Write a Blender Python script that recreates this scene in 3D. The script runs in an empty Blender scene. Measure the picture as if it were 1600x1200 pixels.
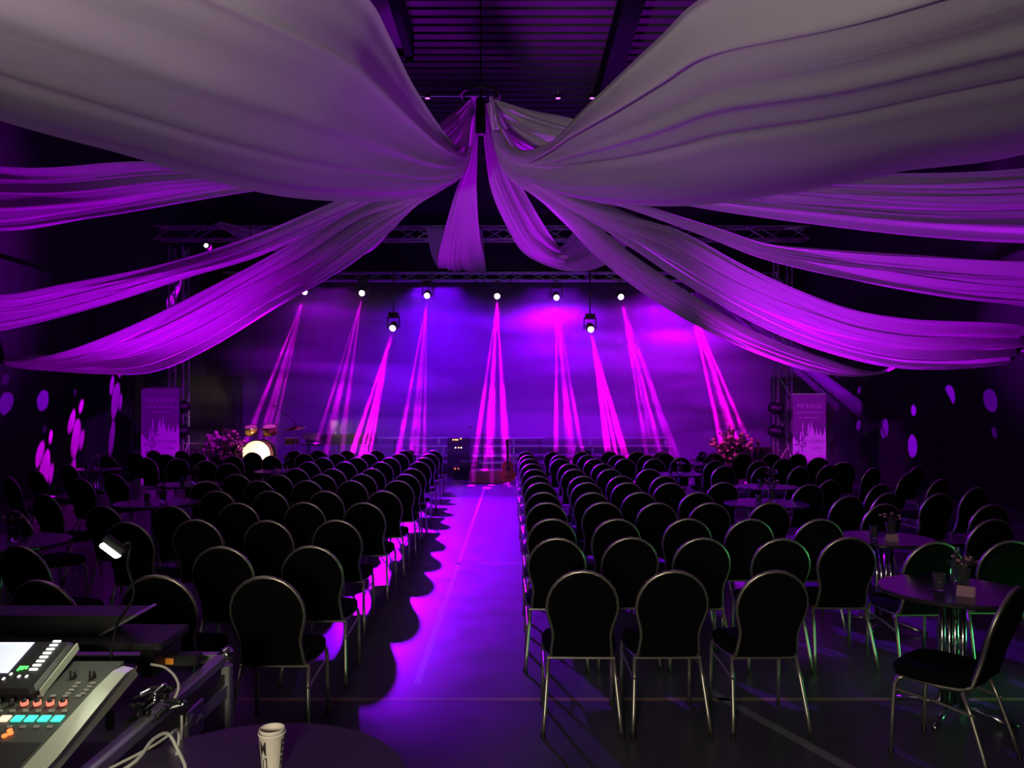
import bpy, math, random
from mathutils import Vector as V, Matrix
random.seed(7)
R = math.radians
S = bpy.context.scene
COL = S.collection
CZ, F, HV = 1.8, 1200.0, 638.0
# ------------------------------------------------------------------ camera
cam_d = bpy.data.cameras.new('camera'); cam = bpy.data.objects.new('camera', cam_d); COL.objects.link(cam)
cam.location = (0, 0, CZ); cam.rotation_euler = (R(90), 0, 0)
cam_d.sensor_fit = 'HORIZONTAL'; cam_d.sensor_width = 36.0; cam_d.lens = 36.0 * F / 1600.0
cam_d.shift_y = (HV - 600) / 1600.0
cam_d.clip_end = 200
S.camera = cam
S.view_settings.view_transform = 'Standard'; S.view_settings.look = 'None'
S.view_settings.gamma = 1.0; S.view_settings.use_curve_mapping = False
S.view_settings.exposure = 0.0
c = S.cycles
c.max_bounces = 5; c.diffuse_bounces = 3; c.glossy_bounces = 3; c.transmission_bounces = 3
c.volume_bounces = 0; c.transparent_max_bounces = 8
c.use_denoising = True
c.volume_step_rate = 1.0; c.volume_max_steps = 64
c.sample_clamp_indirect = 4.0; c.caustics_reflective = False; c.caustics_refractive = False
w = bpy.data.worlds.new('night'); S.world = w; w.use_nodes = True
w.node_tree.nodes['Background'].inputs[0].default_value = (0.0015, 0.0008, 0.003, 1)
w.node_tree.nodes['Background'].inputs[1].default_value = 1.0

def at(u, v, Y):
    return V(((u - 800) * Y / F, Y, CZ - (v - HV) * Y / F))

# ------------------------------------------------------------------ lights
def aim(o, tgt):
    d = V(tgt) - o.location
    o.rotation_euler = d.to_track_quat('-Z', 'Y').to_euler()
def area(name, loc, tgt, sx, sy, col, power, spread=180):
    l = bpy.data.lights.new(name, 'AREA'); l.shape = 'RECTANGLE'; l.size = sx; l.size_y = sy
    l.color = col; l.energy = power; l.spread = R(spread)
    o = bpy.data.objects.new(name, l); o.location = loc; COL.objects.link(o); aim(o, tgt)
    return o
def spot(name, loc, tgt, ang, blend, col, power, rad=0.05):
    l = bpy.data.lights.new(name, 'SPOT'); l.spot_size = R(ang); l.spot_blend = blend
    l.color = col; l.energy = power; l.shadow_soft_size = rad
    o = bpy.data.objects.new(name, l); o.location = loc; COL.objects.link(o); aim(o, tgt)
    return o
def gobo(o, dots, soft=0.004):
    """moving-head gobo: several round openings, given as (x, y, radius) tangents of the direction in the lamp's own frame"""
    l = o.data; l.use_nodes = True; nt = l.node_tree; N = nt.nodes; L = nt.links
    em = next(n for n in N if n.type == 'EMISSION')
    tc = N.new('ShaderNodeTexCoord'); sp = N.new('ShaderNodeSeparateXYZ'); L.new(tc.outputs['Normal'], sp.inputs[0])
    az = N.new('ShaderNodeMath'); az.operation = 'ABSOLUTE'; L.new(sp.outputs[2], az.inputs[0])
    cb = N.new('ShaderNodeCombineXYZ')
    for k in (0, 1):
        dv = N.new('ShaderNodeMath'); dv.operation = 'DIVIDE'; L.new(sp.outputs[k], dv.inputs[0]); L.new(az.outputs[0], dv.inputs[1])
        L.new(dv.outputs[0], cb.inputs[k])
    prev = None
    for (x, y, r) in dots:
        ds = N.new('ShaderNodeVectorMath'); ds.operation = 'DISTANCE'; L.new(cb.outputs[0], ds.inputs[0]); ds.inputs[1].default_value = (x, y, 0)
        mr = N.new('ShaderNodeMapRange'); mr.interpolation_type = 'SMOOTHSTEP'; L.new(ds.outputs['Value'], mr.inputs[0])
        mr.inputs[1].default_value = r - soft; mr.inputs[2].default_value = r + soft; mr.inputs[3].default_value = 1; mr.inputs[4].default_value = 0
        if prev is None: prev = mr.outputs[0]
        else:
            ad = N.new('ShaderNodeMath'); ad.operation = 'MAXIMUM'; L.new(prev, ad.inputs[0]); L.new(mr.outputs[0], ad.inputs[1]); prev = ad.outputs[0]
    L.new(prev, em.inputs['Strength'])

VIO = (0.25, 0.0, 1.0); MAG = (0.85, 0.0, 1.0); BLU = (0.16, 0.0, 1.0); PUR = (0.48, 0.0, 1.0)
# moving-head heads: lens (u, v, Y), aimed at floor (u, Y), power factor, colour
HEADS = [
    (478, 454, 21.79, 385, 19.3, .55, MAG), (567, 456, 21.79, 505, 19.4, .55, MAG), (668, 460, 21.79, 636, 19.2, 1.0, MAG),
    (777, 461, 21.79, 768, 18.0, 2.2, MAG), (869, 463, 21.79, 890, 19.0, 1.7, MAG), (969, 462, 21.79, 1045, 19.0, 1.4, MAG),
    (1077, 470, 21.79, 1165, 18.6, 1.8, (1.0, 0.0, .75)),
    (615, 510, 20.2, 552, 19.2, 2.8, (1.0, 0.0, .9)), (922, 512, 20.2, 972, 19.0, 4.6, (1.0, 0.0, .8)),
]
BEAM = 125000.0
RING = [(0.078 * math.cos(a), 0.078 * math.sin(a), 0.0125) for a in [R(72 * k + 12) for k in range(5)]] + [(0, 0, .010)]
for i, (u, v, Y, tu, tY, pf, colr) in enumerate(HEADS):
    p = at(u, v, Y); t = V(((tu - 800) * tY / F, tY, 0))
    d = (t - p).normalized()
    o = spot('beam_light', p + d * 0.25, t, 11.2, 0.05, colr, BEAM * pf, 0.012)
    gobo(o, RING)
    o.rotation_euler.rotate_axis('Z', R(23 * i))
# blue and violet washes on the backdrop from the rear truss
for (x, colr, pw) in [(-5.5, (.40, 0, 1), 150), (-2.2, BLU, 700), (1.2, (.26, 0, 1), 800), (4.6, (.42, 0, 1), 700)]:
    area('backdrop_wash', (x, 22.3, 5.3), (x * 1.02, 24.1, 1.2), 1.4, .25, colr, pw, 140)
# washes on the front truss, shining over the seats and the drapes
for (x, tgt, ang, colr, pw) in [(-3.3, (-.5, 12.6, 0), 54, VIO, 46000), (-3.0, (-.3, 16.6, 0), 40, VIO, 12000)]:
    spot('front_wash', (x, 17.4, 4.7), tgt, ang, .9, colr, pw, .12)
for (x, tgt, colr, pw) in [(-6.4, (-6.8, 12.5, 4.9), PUR, 1300), (5.4, (6.2, 12.5, 4.9), PUR, 1300)]:
    spot('side_wash', (x, 17.4, 5.1), tgt, 84, .5, colr, pw, .2)
# added lamps at the stage edge, brightening the drapes from below
UPS = [(-4.35, 17.3, (-7.4, 12.6, 4.2), 6500, PUR), (-2.3, 17.4, (-1.6, 11.8, 5.3), 1900, PUR), (1.7, 17.4, (1.2, 11.8, 5.3), 3000, PUR), (4.2, 17.0, (6.8, 12.4, 4.2), 6500, PUR)]
for (x, y, tgt, pw, colr) in UPS:
    spot('added_uplight', (x, y - .14, .84), tgt, 60 if abs(x) < 3 else 74, .8, colr, pw, .3)
# added warm fills behind the camera, source unseen: near drapes, then near chairs
area('rear_drape_fill', (-2.4, -.6, 1.3), (-1.0, 2.5, 6.2), .7, .5, (1.0, .85, .86), 190, 100)
spot('rear_chair_fill', (-.5, -.8, 1.7), (.35, 5.0, .25), 62, .6, (1.0, .90, .68), 290, .25)
# green glow of the escape-route lamp at the near side
spot('escape_light', (4.7, 4.5, .5), (2.3, 5.2, .35), 50, .8, (.10, 1.0, .25), 80, .2)

# ------------------------------------------------------------------ materials
MATS = {}
def mat(name, base, rough=.6, metal=0.0, emit=None, es=0.0, spec=.5, bump=None, trans=0.0, sheen=0.0):
    if name in MATS: return MATS[name]
    m = bpy.data.materials.new(name); m.use_nodes = True; nt = m.node_tree; b = nt.nodes['Principled BSDF']
    b.inputs['Base Color'].default_value = (*base, 1); b.inputs['Roughness'].default_value = rough; b.inputs['Metallic'].default_value = metal
    b.inputs['Specular IOR Level'].default_value = spec
    if emit: b.inputs['Emission Color'].default_value = (*emit, 1); b.inputs['Emission Strength'].default_value = es
    if trans: b.inputs['Transmission Weight'].default_value = trans
    n = nt.nodes.new('ShaderNodeTexNoise'); n.inputs['Scale'].default_value = bump[0] if bump else 18
    tc = nt.nodes.new('ShaderNodeTexCoord'); nt.links.new(tc.outputs['Object'], n.inputs['Vector'])
    if bump:
        bp = nt.nodes.new('ShaderNodeBump'); bp.inputs['Strength'].default_value = bump[1]; bp.inputs['Distance'].default_value = bump[2]
        nt.links.new(n.outputs[0], bp.inputs['Height']); nt.links.new(bp.outputs[0], b.inputs['Normal'])
    else:
        mr = nt.nodes.new('ShaderNodeMapRange'); mr.inputs[3].default_value = max(0, rough - .02); mr.inputs[4].default_value = min(1, rough + .02)
        nt.links.new(n.outputs[0], mr.inputs[0]); nt.links.new(mr.outputs[0], b.inputs['Roughness'])
    MATS[name] = m; return m

M_fabric = mat('black_upholstery', (.005, .005, .006), .95, spec=.04, bump=(300, .3, .002))
M_tube = mat('brushed_tube', (.50, .46, .40), .36, .9)
M_blackmetal = mat('black_metal', (.012, .012, .014), .45, .4)
M_blackplastic = mat('black_plastic', (.012, .012, .013), .5)
M_chrome = mat('chrome', (.75, .75, .78), .16, 1.0)
M_alu = mat('aluminium', (.55, .55, .58), .38, .9)
M_tabletop = mat('dark_tabletop', (.032, .025, .036), .22)
M_case = mat('case_laminate', (.012, .012, .014), .55, bump=(60, .3, .002))
M_lens = mat('lens_glow', (1, 1, 1), .3, emit=(1.0, .55, 1.0), es=14)
M_paper = mat('paper', (.75, .68, .60), .7)
M_cupprint = mat('cup_print', (.02, .015, .015), .6)
M_white = mat('white_plastic', (.7, .7, .7), .5)
M_wood = mat('reddish_wood', (.30, .055, .02), .35)
M_darkwood = mat('dark_wood', (.035, .015, .010), .4)
M_stage = mat('stage_deck', (.022, .020, .024), .5)
M_edge = mat('stage_edge', (.45, .42, .45), .4, .6)
M_leaf = mat('dark_leaf', (.05, .03, .045), .6)
M_petal = mat('pink_petal', (.65, .25, .40), .6)
M_drum = mat('drum_shell', (.25, .12, .05), .3, .2)
M_skin = mat('drum_skin', (.8, .76, .62), .5)
M_brass = mat('cymbal_brass', (.8, .6, .3), .25, 1.0)
M_cable = mat('grey_cable', (.45, .43, .40), .6)
M_glass = mat('clear_glass', (.9, .9, .95), .08, spec=.6, trans=.95)

def fabric_mat(name, base, tl=.35, bump=.35):
    m = bpy.data.materials.new(name); m.use_nodes = True; nt = m.node_tree; N = nt.nodes; L = nt.links
    N.clear(); out = N.new('ShaderNodeOutputMaterial')
    d = N.new('ShaderNodeBsdfDiffuse'); t = N.new('ShaderNodeBsdfTranslucent'); mx = N.new('ShaderNodeMixShader')
    d.inputs[0].default_value = (*base, 1); t.inputs[0].default_value = (*base, 1); mx.inputs[0].default_value = tl
    tc = N.new('ShaderNodeTexCoord')
    mp = N.new('ShaderNodeMapping'); L.new(tc.outputs['UV'], mp.inputs[0]); mp.inputs['Scale'].default_value = (1.0, 4, 1)
    n = N.new('ShaderNodeTexNoise'); n.inputs['Scale'].default_value = 1.0; n.inputs['Detail'].default_value = 5; n.inputs['Distortion'].default_value = .6
    L.new(mp.outputs[0], n.inputs[0])
    n2 = N.new('ShaderNodeTexNoise'); n2.inputs['Scale'].default_value = 14; n2.inputs['Detail'].default_value = 4; L.new(tc.outputs['Object'], n2.inputs[0])
    ad = N.new('ShaderNodeMath'); ad.operation = 'MULTIPLY_ADD'; L.new(n2.outputs[0], ad.inputs[0]); ad.inputs[1].default_value = .12; L.new(n.outputs[0], ad.inputs[2])
    bp = N.new('ShaderNodeBump'); bp.inputs['Strength'].default_value = bump; bp.inputs['Distance'].default_value = .08
    L.new(ad.outputs[0], bp.inputs['Height']); L.new(bp.outputs[0], d.inputs['Normal'])
    L.new(d.outputs[0], mx.inputs[1]); L.new(t.outputs[0], mx.inputs[2]); L.new(mx.outputs[0], out.inputs[0])
    return m
M_drape = fabric_mat('white_voile', (.74, .69, .69), .5, .32)
M_curtain = mat('black_molton', (.016, .014, .019), .95, spec=.1)

def floor_mat():
    m = bpy.data.materials.new('sports_floor'); m.use_nodes = True; nt = m.node_tree; N = nt.nodes; L = nt.links; b = N['Principled BSDF']
    tc = N.new('ShaderNodeTexCoord'); n = N.new('ShaderNodeTexNoise'); n.inputs['Scale'].default_value = 1.2; n.inputs['Detail'].default_value = 4
    L.new(tc.outputs['Object'], n.inputs[0])
    cr = N.new('ShaderNodeValToRGB'); cr.color_ramp.elements[0].color = (.042, .042, .052, 1); cr.color_ramp.elements[1].color = (.068, .068, .08, 1)
    L.new(n.outputs[0], cr.inputs[0]); L.new(cr.outputs[0], b.inputs['Base Color'])
    n2 = N.new('ShaderNodeTexNoise'); n2.inputs['Scale'].default_value = 3.5; n2.inputs['Detail'].default_value = 6; L.new(tc.outputs['Object'], n2.inputs[0])
    mr = N.new('ShaderNodeMapRange'); L.new(n2.outputs[0], mr.inputs[0]); mr.inputs[3].default_value = .26; mr.inputs[4].default_value = .46
    L.new(mr.outputs[0], b.inputs['Roughness'])
    b.inputs['Specular IOR Level'].default_value = .5
    return m
M_floor = floor_mat()
M_line = mat('court_line_paint', (.20, .19, .22), .35)
M_ochre = mat('court_line_ochre', (.30, .20, .10), .35)
M_ceil = mat('roof_deck', (.04, .028, .038), .6, spec=.2)
M_beam = mat('roof_beam_paint', (.006, .005, .012), .8, spec=.08)
M_wall = mat('dark_wall', (.014, .012, .016), .9)

# ------------------------------------------------------------------ mesh helpers
class MB:
    def __init__(s): s.v = []; s.f = []; s.uv = None
    def box(s, x0, x1, y0, y1, z0, z1, M=None, bev=0):
        n = len(s.v)
        if bev:
            b = bev; pts = []
            for zz, bb in ((z0, b), (z0 + b, 0), (z1 - b, 0), (z1, b)):
                a0, a1, c0, c1 = x0 + bb, x1 - bb, y0 + bb, y1 - bb
                pts += [(a0 + b, c0, zz), (a1 - b, c0, zz), (a1, c0 + b, zz), (a1, c1 - b, zz), (a1 - b, c1, zz), (a0 + b, c1, zz), (a0, c1 - b, zz), (a0, c0 + b, zz)]
            s.v += [M @ V(p) if M else V(p) for p in pts]
            for k in range(3):
                for i in range(8):
                    j = (i + 1) % 8; s.f.append((n + k * 8 + i, n + k * 8 + j, n + k * 8 + 8 + j, n + k * 8 + 8 + i))
            s.f.append(tuple(n + i for i in reversed(range(8)))); s.f.append(tuple(n + 24 + i for i in range(8)))
            return s
        for z in (z0, z1):
            for (x, y) in ((x0, y0), (x1, y0), (x1, y1), (x0, y1)):
                p = V((x, y, z)); s.v.append(M @ p if M else p)
        s.f += [(n, n + 3, n + 2, n + 1), (n + 4, n + 5, n + 6, n + 7), (n, n + 1, n + 5, n + 4), (n + 1, n + 2, n + 6, n + 5), (n + 2, n + 3, n + 7, n + 6), (n + 3, n, n + 4, n + 7)]
        return s
    def tube(s, pts, r, seg=8, closed=False, cap=True, flat=1.0):
        pts = [V(p) for p in pts]; n0 = len(s.v); N = len(pts); up = None
        for i, p in enumerate(pts):
            if closed: t = pts[(i + 1) % N] - pts[i - 1]
            else: t = pts[min(i + 1, N - 1)] - pts[max(i - 1, 0)]
            if t.length < 1e-9: t = V((0, 0, 1))
            t.normalize()
            if up is None:
                up = V((0, 0, 1)) if abs(t.z) < .9 else V((1, 0, 0))
            a = up - t * up.dot(t)
            if a.length < 1e-6: a = t.orthogonal()
            a.normalize(); up = a; b = t.cross(a)
            rr = r[i] if isinstance(r, (list, tuple)) else r
            for k in range(seg):
                an = 2 * math.pi * k / seg
                s.v.append(p + a * (rr * math.cos(an)) + b * (rr * flat * math.sin(an)))
        for i in range(N if closed else N - 1):
            j = (i + 1) % N
            for k in range(seg):
                l = (k + 1) % seg
                s.f.append((n0 + i * seg + k, n0 + i * seg + l, n0 + j * seg + l, n0 + j * seg + k))
        if cap and not closed:
            s.f.append(tuple(n0 + k for k in reversed(range(seg)))); s.f.append(tuple(n0 + (N - 1) * seg + k for k in range(seg)))
        return s
    def lathe(s, prof, seg=24, M=None):
        n0 = len(s.v); N = len(prof)
        for (r, z) in prof:
            for k in range(seg):
                a = 2 * math.pi * k / seg; p = V((r * math.cos(a), r * math.sin(a), z)); s.v.append(M @ p if M else p)
        for i in range(N - 1):
            for k in range(seg):
                l = (k + 1) % seg; s.f.append((n0 + i * seg + k, n0 + i * seg + l, n0 + (i + 1) * seg + l, n0 + (i + 1) * seg + k))
        if prof[0][0] > 1e-4: s.f.append(tuple(n0 + k for k in reversed(range(seg))))
        if prof[-1][0] > 1e-4: s.f.append(tuple(n0 + (N - 1) * seg + k for k in range(seg)))
        return s
    def prism(s, outline, y0, y1, M=None):
        """outline in x,z ; extruded along y"""
        n = len(s.v); N = len(outline)
        for y in (y0, y1):
            for (x, z) in outline:
                p = V((x, y, z)); s.v.append(M @ p if M else p)
        s.f.append(tuple(n + i for i in range(N))); s.f.append(tuple(n + N + i for i in reversed(range(N))))
        for i in range(N):
            j = (i + 1) % N; s.f.append((n + j, n + i, n + N + i, n + N + j))
        return s
    def ball(s, c, r, seg=10, rings=6, sc=(1, 1, 1)):
        pr = []
        n0 = len(s.v)
        for i in range(rings + 1):
            th = math.pi * i / rings
            for k in range(seg):
                a = 2 * math.pi * k / seg
                s.v.append(V(c) + V((r * sc[0] * math.sin(th) * math.cos(a), r * sc[1] * math.sin(th) * math.sin(a), r * sc[2] * math.cos(th))))
        for i in range(rings):
            for k in range(seg):
                l = (k + 1) % seg; s.f.append((n0 + i * seg + k, n0 + (i + 1) * seg + k, n0 + (i + 1) * seg + l, n0 + i * seg + l))
        return s
    def build(s, name, m, parent=None, smooth=False, uvs=None):
        me = bpy.data.meshes.new(name); me.from_pydata([tuple(p) for p in s.v], [], s.f); me.materials.append(m)
        if smooth: me.polygons.foreach_set('use_smooth', [True] * len(me.polygons))
        if uvs:
            ul = me.uv_layers.new(name='UVMap')
            for lp in me.loops: ul.data[lp.index].uv = uvs[lp.vertex_index]
        me.update()
        o = bpy.data.objects.new(name, me); COL.objects.link(o)
        if parent: o.parent = parent
        return o
def tag(o, label, cat, group=None, kind=None):
    if label: o['label'] = label
    if cat: o['category'] = cat
    if group: o['group'] = group
    if kind: o['kind'] = kind
    return o
def thing(name, label, cat, loc=(0, 0, 0), rz=0, group=None):
    o = bpy.data.objects.new(name, None); COL.objects.link(o); o.location = loc; o.rotation_euler = (0, 0, rz); o.empty_display_size = .1
    return tag(o, label, cat, group)
def struct(o): o['kind'] = 'structure'; return o
def copy_tree(o, parent=None, kids=None):
    if kids is None:
        kids = {}
        for x in S.objects:
            if x.parent: kids.setdefault(x.parent.name, []).append(x)
    c_ = o.copy(); COL.objects.link(c_); c_.parent = parent
    for ch in kids.get(o.name, []): copy_tree(ch, c_, kids)
    return c_
def crom(P, n):
    P = [V(p) for p in P]; d = [0]
    for i in range(1, len(P)): d.append(d[-1] + max((P[i] - P[i - 1]).length, 1e-5) ** .5)
    T = d[-1]; out = []; k = 0
    Q = [P[0] * 2 - P[1]] + P + [P[-1] * 2 - P[-2]]; D = [-(d[1])] + d + [T + (d[-1] - d[-2])]
    for i in range(n):
        t = T * i / (n - 1)
        while k < len(P) - 2 and t > d[k + 1]: k += 1
        p0, p1, p2, p3 = Q[k:k + 4]; t0, t1, t2, t3 = D[k:k + 4]
        a1 = p0 * ((t1 - t) / (t1 - t0)) + p1 * ((t - t0) / (t1 - t0)); a2 = p1 * ((t2 - t) / (t2 - t1)) + p2 * ((t - t1) / (t2 - t1)); a3 = p2 * ((t3 - t) / (t3 - t2)) + p3 * ((t - t2) / (t3 - t2))
        b1 = a1 * ((t2 - t) / (t2 - t0)) + a2 * ((t - t0) / (t2 - t0)); b2 = a2 * ((t3 - t) / (t3 - t1)) + a3 * ((t - t1) / (t3 - t1))
        out.append(b1 * ((t2 - t) / (t2 - t1)) + b2 * ((t - t1) / (t2 - t1)))
    return out
def arclen(P, n):
    """resample polyline evenly"""
    d = [0]
    for i in range(1, len(P)): d.append(d[-1] + (P[i] - P[i - 1]).length)
    out = []; k = 0
    for i in range(n):
        t = d[-1] * i / (n - 1)
        while k < len(P) - 2 and t > d[k + 1]: k += 1
        w_ = (t - d[k]) / max(d[k + 1] - d[k], 1e-9); out.append(P[k].lerp(P[k + 1], min(max(w_, 0), 1)))
    return out

# ------------------------------------------------------------------ room shell
WL, WR, YB, YR, ZC = -9.8, 9.3, 24.6, -6.2, 8.0
struct(MB().box(WL - .2, WR + .2, YR - .2, YB + .2, -.2, 0).build('floor', M_floor))
# corrugated roof deck
b = MB(); y = YR; n = 0; prof = []
while y < YB:
    prof += [(y, ZC), (y + .17, ZC), (y + .195, ZC + .05), (y + .238, ZC + .05)]; y += .263
for (yy, zz) in prof: b.v += [V((WL - .2, yy, zz)), V((WR + .2, yy, zz))]
for i in range(len(prof) - 1): b.f.append((2 * i, 2 * i + 2, 2 * i + 3, 2 * i + 1))
n = len(b.v); b.box(WL - .2, WR + .2, YR - .2, YB + .2, ZC + .1, ZC + .2)
struct(b.build('ceiling', M_ceil))
for i, x in enumerate((-8.1, -3.25, 1.75, 6.7)):
    struct(MB().box(x - .15, x + .15, YR, YB, ZC - .42, ZC - .002).build('beam_%d' % (i + 1), M_beam))
def pleated(p0, p1, z0, z1, amp, per, name, m, z_top=None):
    p0, p1 = V(p0), V(p1); L = (p1 - p0).length; N = int(L / per * 8); d = (p1 - p0) / L; nn = V((-d.y, d.x, 0)); b = MB()
    rr = random.Random(3)
    ph = 0
    for i in range(N + 1):
        ph += (2 * math.pi / 8) * rr.uniform(.75, 1.25)
        o = nn * (amp * math.sin(ph)); q = p0.lerp(p1, i / N) + o
        b.v += [V((q.x, q.y, z0)), V((q.x, q.y, z1))]
    for i in range(N): b.f.append((2 * i, 2 * i + 2, 2 * i + 3, 2 * i + 1))
    return b.build(name, m, smooth=True)
struct(MB().box(WL - .2, WL, YR - .2, YB + .2, 0, ZC).build('wall_left', M_wall))
struct(MB().box(WR, WR + .2, YR - .2, YB + .2, 0, ZC).build('wall_right', M_wall))
struct(MB().box(WL, WR, YB, YB + .2, 0, ZC).build('wall_back', M_wall))
struct(MB().box(WL, WR, YR - .2, YR, 0, ZC).build('wall_rear', M_wall))
# court lines
def floor_strip(p0, p1, wd, m, name):
    p0, p1 = V((*p0, 0)), V((*p1, 0)); d = (p1 - p0).normalized(); nn = V((-d.y, d.x, 0)) * wd / 2; b = MB()
    b.v = [p0 - nn + V((0, 0, .001)), p1 - nn + V((0, 0, .001)), p1 + nn + V((0, 0, .001)), p0 + nn + V((0, 0, .001))]; b.f = [(0, 1, 2, 3)]
    return struct(b.build(name, m))
floor_strip((-9, 4.75), (9, 4.75), .05, M_ochre, 'floor_marking_1')
floor_strip((-9, 8.9), (9, 8.9), .05, M_line, 'floor_marking_2')
floor_strip((-.62, 5), (-.62, 17.5), .05, M_line, 'floor_marking_3')
floor_strip((1.25, 4.9), (2.2, 2.6), .07, M_line, 'floor_marking_4')
# ------------------------------------------------------------------ curtains
o = pleated((-8.9, 24.2, 0), (8.6, 24.2, 0), 0.02, 5.9, .012, .5, 'backdrop_curtain', mat('backdrop_cloth', (.035, .032, .04), .9, spec=.1))
tag(o, 'wide pleated backdrop curtain behind the stage risers', 'curtain')
o = pleated((WL + .25, 3.0, 0), (WL + .25, 24.0, 0), 0.02, 4.6, .010, .5, 'side_curtain', M_curtain)
tag(o, 'black pleated curtain along the wall beyond the drum kit', 'curtain')
o = pleated((WR - .25, 24.0, 0), (WR - .25, 3.0, 0), 0.02, 4.6, .004, .5, 'side_curtain', M_curtain)
tag(o, 'black pleated curtain along the wall carrying the round light dots', 'curtain')
o = pleated((-8.8, 20.6, 0), (-7.25, 20.6, 0), 0.02, 2.65, .06, .3, 'wing_curtain', mat('wing_cloth', (.07, .065, .08), .95, spec=.1)); tag(o, 'short black curtain behind the drum kit beside the truss tower', 'curtain')
o = pleated((6.95, 20.6, 0), (8.6, 20.6, 0), 0.02, 2.65, .06, .3, 'wing_curtain', mat('wing_cloth', (.07, .065, .08))); tag(o, 'short black curtain behind the truss tower and flowers', 'curtain')

# ------------------------------------------------------------------ haze over the stage
def haze():
    m = bpy.data.materials.new('stage_haze'); m.use_nodes = True; nt = m.node_tree; N = nt.nodes; L = nt.links; N.clear()
    out = N.new('ShaderNodeOutputMaterial'); vs = N.new('ShaderNodeVolumeScatter'); L.new(vs.outputs[0], out.inputs['Volume'])
    vs.inputs['Color'].default_value = (1, 1, 1, 1); vs.inputs['Anisotropy'].default_value = 0.2
    tc = N.new('ShaderNodeTexCoord'); mp = N.new('ShaderNodeMapping'); L.new(tc.outputs['Object'], mp.inputs[0]); mp.inputs['Scale'].default_value = (.13, .12, 1.15)
    n = N.new('ShaderNodeTexNoise'); n.inputs['Scale'].default_value = 1.0; n.inputs['Detail'].default_value = 2.0; n.inputs['Distortion'].default_value = .3; L.new(mp.outputs[0], n.inputs[0])
    r1 = N.new('ShaderNodeMapRange'); L.new(n.outputs[0], r1.inputs[0]); r1.inputs[1].default_value = .42; r1.inputs[2].default_value = .60; r1.inputs[3].default_value = .16; r1.inputs[4].default_value = 1.2
    sp = N.new('ShaderNodeSeparateXYZ'); L.new(tc.outputs['Object'], sp.inputs[0])
    r2 = N.new('ShaderNodeMapRange'); L.new(sp.outputs[2], r2.inputs[0]); r2.inputs[1].default_value = 4.55; r2.inputs[2].default_value = 4.85; r2.inputs[3].default_value = 1; r2.inputs[4].default_value = .12
    ml = N.new('ShaderNodeMath'); ml.operation = 'MULTIPLY'; L.new(r1.outputs[0], ml.inputs[0]); L.new(r2.outputs[0], ml.inputs[1])
    m2 = N.new('ShaderNodeMath'); m2.operation = 'MULTIPLY'; L.new(ml.outputs[0], m2.inputs[0]); m2.inputs[1].default_value = HAZE
    L.new(m2.outputs[0], vs.inputs['Density'])
    try: m.volume_intensity = 1
    except Exception: pass
    o = MB().box(-8.6, 8.4, 18.0, 24.0, .05, 5.5).build('stage_haze', m)
    tag(o, 'violet haze hanging over the stage in the light beams', 'haze', kind='stuff')
    return o
HAZE = .20
haze()
# ------------------------------------------------------------------ ceiling drapes
HUB = V((-.45, 11.0, 6.27))
def H(dx, dz=0, dy=0): return HUB + V((dx, dy, dz))
def drape(label, A, B, nf=7, amp=.06, belly=.0, seed=1, N=110, M=72, ridge=()):
    rr = random.Random(seed)
    a = arclen(crom(A, 160), N); b = arclen(crom(B, 160), N)
    fs = [(rr.uniform(.6, 1.4) * nf, rr.uniform(0, 6.28), rr.uniform(.5, 1), rr.uniform(-1.2, 1.2)) for _ in range(3)] + [(rr.uniform(2.2, 3.2) * nf, rr.uniform(0, 6.28), .3, rr.uniform(-2, 2)) for _ in range(2)]
    vs, fc, uv = [], [], []
    for i in range(N):
        s = i / (N - 1); w_ = b[i] - a[i]; wl = w_.length
        t_ = (a[min(i + 1, N - 1)] - a[max(i - 1, 0)] + b[min(i + 1, N - 1)] - b[max(i - 1, 0)])
        nn = t_.cross(w_); nn = nn.normalized() if nn.length > 1e-7 else V((0, 0, 1))
        if nn.z < 0: nn = -nn
        am = amp * min(1, wl / .5)
        for j in range(M):
            t = j / (M - 1); h = sum(k * math.sin(2 * math.pi * f_ * (t + .05 * math.sin(3 * s + p)) * .5 + p + q * 2.5 * s) for f_, p, k, q in fs)
            edge = min(1, 8 * t, 8 * (1 - t)); h += sum(rh * math.exp(-((t - r0_ - .05 * math.sin(2.2 * s + 1)) / rw) ** 2) for r0_, rw, rh in ridge)
            p_ = a[i] + w_ * t + nn * (am * h * (.25 + .75 * edge)) - V((0, 0, belly * wl * 4 * t * (1 - t) * math.sin(math.pi * min(1, s * 1.02 + .0)) ** .5 if belly else 0))
            vs.append(p_); uv.append((s * 8, t * 2))
    for i in range(N - 1):
        for j in range(M - 1):
            k = i * M + j; fc.append((k, k + 1, k + M + 1, k + M))
    m = MB(); m.v = vs; m.f = fc
    o = m.build('ceiling_drape', M_drape, smooth=True, uvs=uv)
    return tag(o, label, 'drape', 'white voile drapes gathered at the ceiling hub')
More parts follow.
